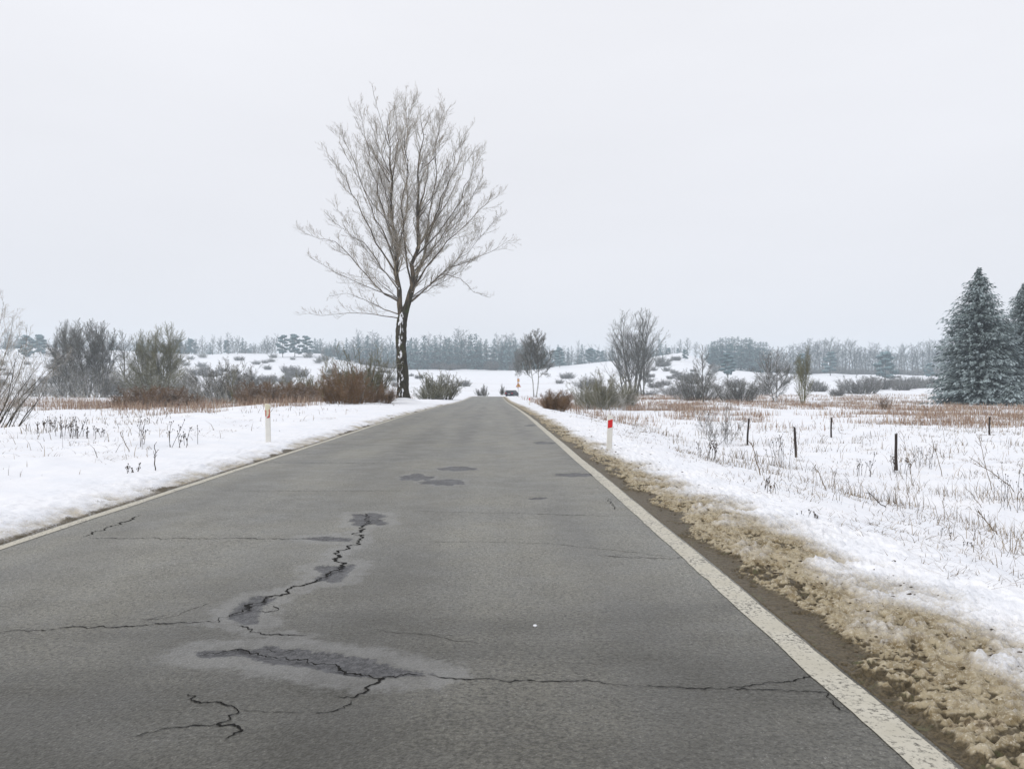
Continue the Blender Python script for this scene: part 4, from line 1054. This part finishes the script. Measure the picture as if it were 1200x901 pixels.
# low scrub dotted over the far slopes
sc_places = [(302, 430, 330), (318, 432, 320), (258, 425, 380), (235, 424, 390), (385, 433, 360), (430, 438, 330), (465, 440, 320), (545, 440, 330), (655, 436, 350), (671, 432, 420),
             (778, 425, 440), (790, 437, 360), (812, 440, 330), (770, 444, 280), (960, 447, 330), (1070, 449, 330), (1090, 446, 350), (1060, 455, 260), (905, 446, 300), (20, 436, 380), (66, 426, 430), (130, 436, 300), (225, 440, 290), (500, 445, 280), (690, 444, 260), (1055, 437, 520), (1100, 440, 450), (868, 444, 300), (842, 446, 280), (760, 450, 240)]
sc_places += [(rg.uniform(200, 400), 0, rg.uniform(270, 560)) for _ in range(46)]+[(rg.uniform(755, 840), 0, rg.uniform(270, 540)) for _ in range(24)]+[(rg.uniform(-10, 130), 0, rg.uniform(260, 500)) for _ in range(12)]+[(rg.uniform(400, 500), 0, rg.uniform(300, 560)) for _ in range(12)]+[(rg.uniform(1040, 1115), 0, rg.uniform(240, 420)) for _ in range(12)]
for i, (px, py, dep) in enumerate(sc_places):
    x, y, z = at(px+rg.gauss(0, 2), dep); s = rg.uniform(.5, 1.0)*(1 if i % 3 else 1.5)
    copy_thing(S10 if i % 2 else S9, (x, y, z), rg.random()*6, (s, s, s*.8), "low dark bush dotted on the distant snow slope", "scrub bushes on the distant slopes", "distant_shrub")

# ------------------------------------------------------------------ roadside furniture
M['post_white'] = simple('weathered_white_plastic', (.72, .71, .66), .5, .08, 7, .4)
M['post_cream'] = simple('yellowed_post_top', (.66, .62, .46), .5, .08, 9, .4)
M['post_red'] = simple('red_reflective_sheet', (.62, .012, .016), .35, .1, 12, .5)
M['worn_red'] = simple('worn_red_sheet', (.50, .07, .055), .5, .35, 34, .3)
M['dirty_snow'] = simple('dirty_snow', (.55, .48, .38), .8, .35, 18, .2)
def marker_post(loc, rz, label, worn, H=.82, lean=0.):
    root = thing("marker_post", loc, rz, label, "marker post", None)
    w, d = .062, .045
    def ring(z, s=1., zs=0.):   # rounded triangular-ish plastic section; the top is cut at a slope
        pts = [(-w, -d), (-w*.75, -d*1.25), (w*.75, -d*1.25), (w, -d), (w*.55, d), (-w*.55, d)]
        return [(x*s, y*s, z+zs*(x/w)) for x, y in pts]
    m = MB(); m.loft([ring(-.25), ring(0), ring(H*.5), ring(H*.72)]); m.build("post_body", M['post_white'], root, bevel=.006)
    m = MB(); m.loft([ring(H*.72+.001, 1.0), ring(H*.93), ring(H*.985, .96, -.012), ring(H, .86, -.014)]); m.build("post_top", M['post_cream' if worn else 'post_white'], root, bevel=.005)
    m = MB(); zc = H*.76; yb = -d*1.25-.004; hh = .085
    if worn:   # peeling reflector: two ragged side strips and a lower remnant
        m.V += [(-w*.78, yb, zc-.07), (-w*.42, yb, zc-.05), (-w*.50, yb, zc+.0), (-w*.40, yb, zc+.07), (-w*.78, yb, zc+.09)]
        m.F += [(0, 1, 2, 3, 4)]
        m.V += [(w*.30, yb, zc-.10), (w*.80, yb, zc-.09), (w*.80, yb, zc+.10), (w*.45, yb, zc+.09), (w*.58, yb, zc+.02), (w*.36, yb, zc-.03)]
        m.F += [(5, 6, 7, 8, 9, 10)]
        m.V += [(-w*.4, yb, zc-.10), (w*.28, yb, zc-.10), (w*.30, yb, zc-.05), (-w*.1, yb, zc-.075)]
        m.F += [(11, 12, 13, 14)]
        n0 = len(m.V); m.V += [(x, y+.003, z) for x, y, z in m.V]; m.F += [tuple(n0+i for i in reversed(f)) for f in m.F[:3]]
        m.build("reflector_remains", M['worn_red'], root)
    else:
        sl = .028
        fr = [(-w*.80, yb, zc-hh-sl*.5), (w*.80, yb, zc-hh+sl*.5), (w*.80, yb, zc+hh+sl*.5), (-w*.80, yb, zc+hh-sl*.5)]
        m.loft([[(x, y, z) for x, y, z in fr], [(x, y+.004, z) for x, y, z in fr]]); m.build("reflector", M['post_red'], root)
    root.rotation_euler = (R(1), lean, rz); return root
x, y, z = hit(714, 528); marker_post((x, y, z), R(-3), "white roadside marker post with a bright red reflector on the right verge", False, .76, R(2.2))
c_ = MB()
x, y, z = hit(317, 519); marker_post((x, y, z), R(3), "white roadside marker post with worn peeling red reflector on left verge", True, .90, R(-1))
x, y, z = at(620.5, 66); marker_post((x, y, z), 0, "small distant marker post on the right verge near the rusty bush", False, .72, 0)

def snow_lump(name, loc, r, seed, mat, label, flat=.6):
    import bmesh
    bm = bmesh.new(); bmesh.ops.create_icosphere(bm, subdivisions=4, radius=1)
    for v in bm.verts:
        p = np.array(v.co); k = 1+.34*float(fbm(np.array([p[0]*1.6+seed]), np.array([p[1]*1.6+p[2]*1.3]), 3, seed)[0])+.12*float(fbm(np.array([p[0]*6+seed]), np.array([p[1]*6+p[2]*5]), 3, seed+2)[0])
        v.co = Vector((p[0]*r*k, p[1]*r*k*.9, p[2]*r*k*flat))
    me = bpy.data.meshes.new(name); bm.to_mesh(me); bm.free(); me.polygons.foreach_set("use_smooth", np.ones(len(me.polygons), bool))
    o = obj(name, me, mat); o.location = loc; return tag(o, label, "snow lump")
def lump_mat():
    m, n, l, b = new_mat("muddy_snow_lump"); co = coords(n)
    g = n.new("ShaderNodeNewGeometry"); f = noise(n, l, 26, 5, co, .7); f2 = noise(n, l, 9, 3, co)
    c = mixc(n, l, mapr(n, l, f, .38, .62), (.10, .072, .036), (.46, .38, .26))
    c = mixc(n, l, mapr(n, l, f2, .5, .62), c, (.60, .54, .43))
    l.new(c, b.inputs['Base Color']); b.inputs['Roughness'].default_value = .7; bump(n, l, f, .8, .012, b); return m
M['lump'] = lump_mat()
for px, py, r, sd_, lab in [(1154, 868, .055, 3, "largest brown lump of frozen slush at the bottom right corner"), (1128, 866, .032, 5, "small brown lump of slush touching the largest one"), (1176, 862, .036, 8, "pale slush lump right of the largest brown one"), (1133, 760, .022, 9, "small dirty slush lump uphill from the corner lumps")]:
    x, y, z = hit(px, py); snow_lump("slush_lump", (x, y, z+r*.35), r, sd_, M['lump'], lab, .85)
x, y = G(627, 733.5); snow_lump("snow_crumb", (x, y, road_surf(x, y)+.004), .012, 4, simple('clean_snow', SNOWC, .8, .03), "tiny white crumb of snow lying alone on the asphalt", .5)

# old fence posts
M['old_wood'] = simple('dark_wet_wood', (.035, .026, .022), .85, .5, 14, .25)
def fence_post(px, py, pxh, label, seed, lean):
    x, y, z = hit(px, py); H = pxh*y/F_PX; rg2 = random.Random(seed)
    root = thing("fence_post", (x, y, z), rg2.random()*3, label, "fence post", "old wooden posts in the right field")
    m = MB(); rings = []; r = .042+.004*rg2.random()
    for i in range(12):
        t = i/11; zz = -.3+(H+.3)*t; ring = []
        for j in range(9):
            a = j*6.2832/9; rad = r*(1+.13*float(fbm(np.array([a*1.3]), np.array([zz*3+seed]), 2, seed)[0]))*(1-.12*t)
            ring.append((math.cos(a)*rad+lean*zz, math.sin(a)*rad+.01*math.sin(zz*4), zz+(.03*math.cos(a) if i == 11 else 0)))
        rings.append(ring)
    m.loft(rings); m.build("wooden_stake", M['old_wood'], root)
    m = MB(); tz = H+.01; m.loft([[(math.cos(j)*r*.7+lean*H, math.sin(j)*r*.7, tz+q) for j in np.arange(0, 6.2, 6.2832/7)] for q in (0, .012)]); m.build("snow_cap", M['snow_cap'], root)
M['snow_cap'] = simple('snow_cap', SNOWC, .8, .04)
fence_post(1056, 552, 43, "thickest and nearest of the dark fence posts on the right", 1, -.02)
fence_post(936, 537, 36, "dark fence post standing left of the nearest one, leaning slightly", 2, .05)
fence_post(878, 522, 31, "crooked fence post beside the bare shrub", 3, .10)
fence_post(978, 513, 23, "small fence post farther back between the two middle posts", 4, .02)
fence_post(1168, 511, 22, "lone small fence post below the frosted spruce", 5, -.01)
fence_post(1030, 524, 12, "short broken stump of a post behind the nearest fence post", 6, .03) if False else None

# road sign beyond the crest
M['sign_yellow'] = simple('sign_yellow', (.55, .36, .12), .45, .06, 5, .4)
M['sign_red'] = simple('sign_red', (.40, .06, .04), .45, .06, 5, .4)
M['galv'] = simple('galvanised_steel', (.42, .43, .44), .4, .12, 9, .5, .6)
x, y, z = at(607.5, 150)
sg = thing("warning_sign", (x, y, z), 0, "small orange triangular road sign on a pole beyond the car", "road sign")
m = MB(); m.loft([[(math.cos(a)*.035, math.sin(a)*.035, q) for a in np.arange(8)*math.pi/4] for q in (-.3, 3.75)]); m.build("pole", M['galv'], sg, True)
def tri(s, zc, yb, th): return [[(-s, yb+t, zc-s*.577), (s, yb+t, zc-s*.577), (0, yb+t, zc+s*1.155)] for t in (0, th)]
m = MB(); m.loft(tri(.52, 2.35, -.065, .02)); p = m.build("triangle_plate", M['sign_red'], sg)
m = MB(); m.loft(tri(.36, 2.35, -.072, .006)); m.build("yellow_face", M['sign_yellow'], p)
m = MB(); m.box(-.05, .05, -.078, -.073, 2.22, 2.52); m.build("black_symbol", M['crack'], p)
m = MB(); m.box(-.21, .21, -.065, -.045, 3.05, 3.65); p2 = m.build("upper_plate", M['sign_red'], sg, bevel=.01)
m = MB(); m.box(-.15, .15, -.071, -.066, 3.12, 3.58); m.build("yellow_face", M['sign_yellow'], p2)

# dark car driving away beyond the crest
def car(loc, rz):
    root = thing("car", loc, rz, "dark blue car beyond the crest beside the road sign", "car")
    paint = simple('dark_blue_paint', (.018, .02, .042), .25, .1, 3, .6); glass = simple('car_glass', (.02, .024, .03), .08, .1, 3, .8)
    tyre = simple('tyre_rubber', (.02, .02, .02), .9, .2, 9, .2); red = simple('tail_lamp', (.45, .01, .02), .2, .05, 9, .6); plate = simple('number_plate', (.75, .75, .72), .4, .04)
    # side profile (y forward), lofted across the width with tumblehome
    prof = [(-2.05, .30), (-2.12, .55), (-2.08, .88), (-1.98, 1.0), (-1.62, 1.40), (-1.25, 1.47), (.15, 1.47), (.55, 1.40), (1.15, 1.0), (1.95, .88), (2.12, .68), (2.12, .34), (1.9, .24), (-1.9, .24)]
    def sec(xx, inset): return [(xx*(1-(.20 if zz > 1.05 else .02)*inset), yy*(1-.03*inset), zz) for yy, zz in prof]
    m = MB(); m.loft([sec(-.89, 1), sec(-.86, .2) if False else sec(-.80, 0), sec(.80, 0), sec(.89, 1)]); b = m.build("body", paint, root, bevel=.03)
    m = MB(); m.V += [(-.60, -1.99, 1.03), (.60, -1.99, 1.03), (.55, -1.68, 1.37), (-.55, -1.68, 1.37)]; m.V += [(a, b_+.01, c) for a, b_, c in m.V[:4]]
    m.V = [(a, b_-.03, c+.01) for a, b_, c in m.V]; m.F += [(0, 1, 2, 3), (7, 6, 5, 4), (0, 4, 5, 1), (1, 5, 6, 2), (2, 6, 7, 3), (3, 7, 4, 0)]; m.build("rear_window", glass, root)
    m = MB(); m.V += [(-.62, 1.12, 1.04), (.62, 1.12, 1.04), (.58, .58, 1.40), (-.58, .58, 1.40)]; m.V += [(a, b_-.01, c) for a, b_, c in m.V[:4]]
    m.V = [(a, b_+.02, c+.02) for a, b_, c in m.V]; m.F += [(3, 2, 1, 0), (4, 5, 6, 7), (1, 5, 4, 0), (2, 6, 5, 1), (3, 7, 6, 2), (0, 4, 7, 3)]; m.build("windscreen", glass, root)
    for s_ in (-1, 1):
        m = MB(); q = [(s_*.87, -1.55, 1.06), (s_*.87, .95, 1.06), (s_*.74, .35, 1.38), (s_*.74, -1.25, 1.38)]; m.V += q+[(a-.02*s_, b_, c) for a, b_, c in q]
        m.F += [(0, 1, 2, 3), (7, 6, 5, 4), (0, 4, 5, 1), (1, 5, 6, 2), (2, 6, 7, 3), (3, 7, 4, 0)]; m.build("side_window", glass, root)
        m = MB(); xx = sorted((s_*.56, s_*.84)); m.box(xx[0], xx[1], -2.15, -2.06, .72, .92); m.build("tail_lamp", red, root, bevel=.015)
        m = MB(); xx = sorted((s_*.88, s_*1.02)); m.box(xx[0], xx[1], .72, .80, .98, 1.12); m.build("wing_mirror", paint, root, bevel=.02)
        for yy in (-1.28, 1.32):
            m = MB(); m.loft([[(xw, yy+math.cos(a)*.31*k, .31+math.sin(a)*.31*k) for a in np.arange(20)*math.pi/10] for xw, k in ((s_*.72, .95), (s_*.75, 1), (s_*.88, 1), (s_*.905, .93))]); w = m.build("wheel", tyre, root)
            m = MB(); m.loft([[(xw, yy+math.cos(a)*.19*k, .31+math.sin(a)*.19*k) for a in np.arange(16)*math.pi/8] for xw, k in ((s_*.90, 1), (s_*.915, .9))]); m.build("rim", M['galv'], w)
    m = MB(); m.box(-.26, .26, -2.155, -2.13, .60, .71); m.build("number_plate", plate, root)
    return root
yc = 166; xc = float(road_x(yc))+.35
car((xc, yc, road_z(yc)+.01), -math.atan(2*6*(20/26)/26))

# ------------------------------------------------------------------ single dry stalks and weeds
M['stalk'] = simple('dry_stalk', (.17, .125, .08), .85, .4, 12, .2)
M['dark_stalk'] = simple('dark_stalk', (.055, .04, .03), .85, .4, 12, .2)
def stalk(px, py, tipx, tipy, label, seed, dark=False, r=.006, cat="dry stalk", name="dry_stalk", twigs=6):
    x, y, z = hit(px, py); rg2 = random.Random(seed); k = y/F_PX
    tip = vec((tipx-px)*k, rg2.uniform(-.15, .15), max(.04, (py-tipy)*k)); T = Tubes(); n = 7; P = []
    for i in range(n+1):
        t = i/n; P.append(tip*t+vec(rg2.gauss(0, .012)*min(1, t*3), rg2.gauss(0, .012), rg2.gauss(0, .008)-(.08 if i == 0 else 0)))
    Ln = float(np.linalg.norm(tip)); T.add(P, [max(r*.45, r*(1-.5*i/n)) for i in range(n+1)], 4)
    for q in range(twigs):
        p, d = along(P, .35+.63*rg2.random()); dd = unit(d+perp(d, rg2)*.6); L2 = Ln*rg2.uniform(.08, .22)
        T.add(limb(p, dd, L2, 2, .1, .05, rg2), [r*.5, r*.45, r*.4], 3)
    o = obj(name, T.mesh(name), M['dark_stalk' if dark else 'stalk']); o.location = (x, y, z); return tag(o, label, cat)
def weed(px, py, pxh, wpx, label, seed, n=7, heads=True, dark=True):
    """umbel weed: several thin stems, some with dried seed heads"""
    x, y, z = hit(px, py); rg2 = random.Random(seed); k = y/F_PX; H = pxh*k; W2 = wpx*k*.5; hr = min(.016, .85*k); sr = min(1., .30*k/.0065); T, Hd = Tubes(), Tubes()
    for i in range(n):
        b = vec(rg2.uniform(-1, 1)*W2*.7, rg2.uniform(-.3, .3), -.05); h = H*(.55+.45*rg2.random()) if i else H
        P = limb(b, vec(rg2.gauss(0, .12), rg2.gauss(0, .12), 1), h, 5, .05, .03, rg2); T.add(P, [q_*sr for q_ in (.0065, .006, .0055, .005, .0045, .004)], 4)
        for q in range(rg2.randrange(2, 5)):
            p, d = along(P, .45+.5*rg2.random()); dd = unit(d+perp(d, rg2)*.8); Q = limb(p, dd, h*.16, 2, .1, .12, rg2); T.add(Q, [.004*sr, .0035*sr, .003*sr], 3)
            if heads: Hd.add([Q[-1], Q[-1]+vec(0, 0, hr), Q[-1]+vec(0, 0, 1.8*hr)], [.25*hr, .8*hr, .3*hr], 5)
        if heads: Hd.add([P[-1], P[-1]+vec(0, 0, hr), P[-1]+vec(0, 0, 1.8*hr)], [.3*hr, hr, .3*hr], 5)
    root = thing("dry_weed", (x, y, z), 0, label, "dry weed")
    obj("stem", T.mesh("stem"), M['dark_stalk' if dark else 'stalk'], root)
    if heads: obj("seed_head", Hd.mesh("seed_head"), M['dark_stalk'], root)
for a in [
    (1111, 560, 1095, 511, "tall thin stalk leaning left, right of the nearest fence post", 1, False, .012),
    (1171, 575, 1159, 512, "tallest thin stalk near the right edge leaning left", 2, False, .012),
    (1076, 570, 1062, 513, "pale thin stalk leaning left just beside the nearest fence post", 3, False, .009),
    (1200, 578, 1142, 536, "long stalk slanting down to the right edge", 4, False, .011),
    (1046, 597, 1023, 580, "dark broken twig lying on the snow below the nearest post", 5, True, .010),
    (894, 560, 886, 520, "leaning dry stalk between shrub and second fence post", 6, False, .012),
    (973, 578, 957, 545, "thin stalk leaning left below the second fence post", 7, False, .009),
    (1180, 632, 1148, 600, "fallen branching stalk on the snow at the right edge", 8, False, .010),
    (1113, 612, 1112, 575, "short upright stalk in open snow under the leaning ones", 9, False, .006),
    (1160, 598, 1140, 572, "short slanting stalk below the tallest thin one", 10, False, .008),
    (187, 552, 186, 520, "dark single stalk on the left verge nearest the road", 11, True, .009),
    (158, 530, 146, 506, "leaning stalk beside the left weeds", 12, False, .008)]:
    stalk(*a)
for a in [
    (172, 523, 36, 10, "pair of tall weeds with seed heads left of the upright stem", 21, 4),
    (206, 524, 38, 8, "tallest dry weed standing alone on the left verge", 22, 3),
    (223, 523, 26, 22, "loose tuft of dry weeds right of the tallest weed", 23, 6),
    (86, 512, 26, 44, "wide cluster of dry weeds on the left verge", 24, 16),
    (112, 514, 16, 30, "short dry weeds right of the wide cluster", 25, 9),
    (60, 508, 22, 30, "dry weeds beside the cut off shrub at the left", 26, 10),
    (160, 555, 16, 14, "small dark weed tuft on the left snow bank", 27, 6),
    (900, 580, 24, 20, "sparse weeds below the second fence post", 28, 6),
    (945, 610, 18, 26, "short dark weeds at the foot of the right slope", 29, 8),
    (1020, 560, 30, 26, "brushy weeds left of the nearest fence post", 30, 8),
    (1060, 556, 22, 30, "rusty weeds growing round the nearest fence post", 31, 12),
    (1195, 600, 60, 24, "tall weeds touching the right edge", 32, 7),
    (918, 548, 40, 34, "wiry weed clump between the second post and shrub", 33, 10),
    (830, 540, 26, 40, "dry tufts round the foot of the bare shrub", 34, 10),
    (1090, 550, 26, 30, "sparse dry weeds right of the nearest fence post", 35, 8),
    (1130, 640, 18, 24, "low weeds in the snow near the right edge", 36, 5)]:
    weed(*a[:5], a[5], a[6])

# ------------------------------------------------------------------ haze
def haze():
    m = bpy.data.materials.new("winter_haze"); m.use_nodes = True; nt = m.node_tree; nt.nodes.clear()
    o = nt.nodes.new("ShaderNodeOutputMaterial"); v = nt.nodes.new("ShaderNodeVolumePrincipled")
    v.inputs['Color'].default_value = (.82, .925, 1.0, 1); v.inputs['Density'].default_value = .00053; v.inputs['Anisotropy'].default_value = .1
    nt.links.new(v.outputs[0], o.inputs['Volume'])
    b = MB(); b.box(-1600, 1600, -60, 1950, -12, 62); h = b.build("haze", m)
    tag(h, "pale winter haze hanging over the fields", "haze", kind="stuff"); h.display_type = 'WIRE'
haze()
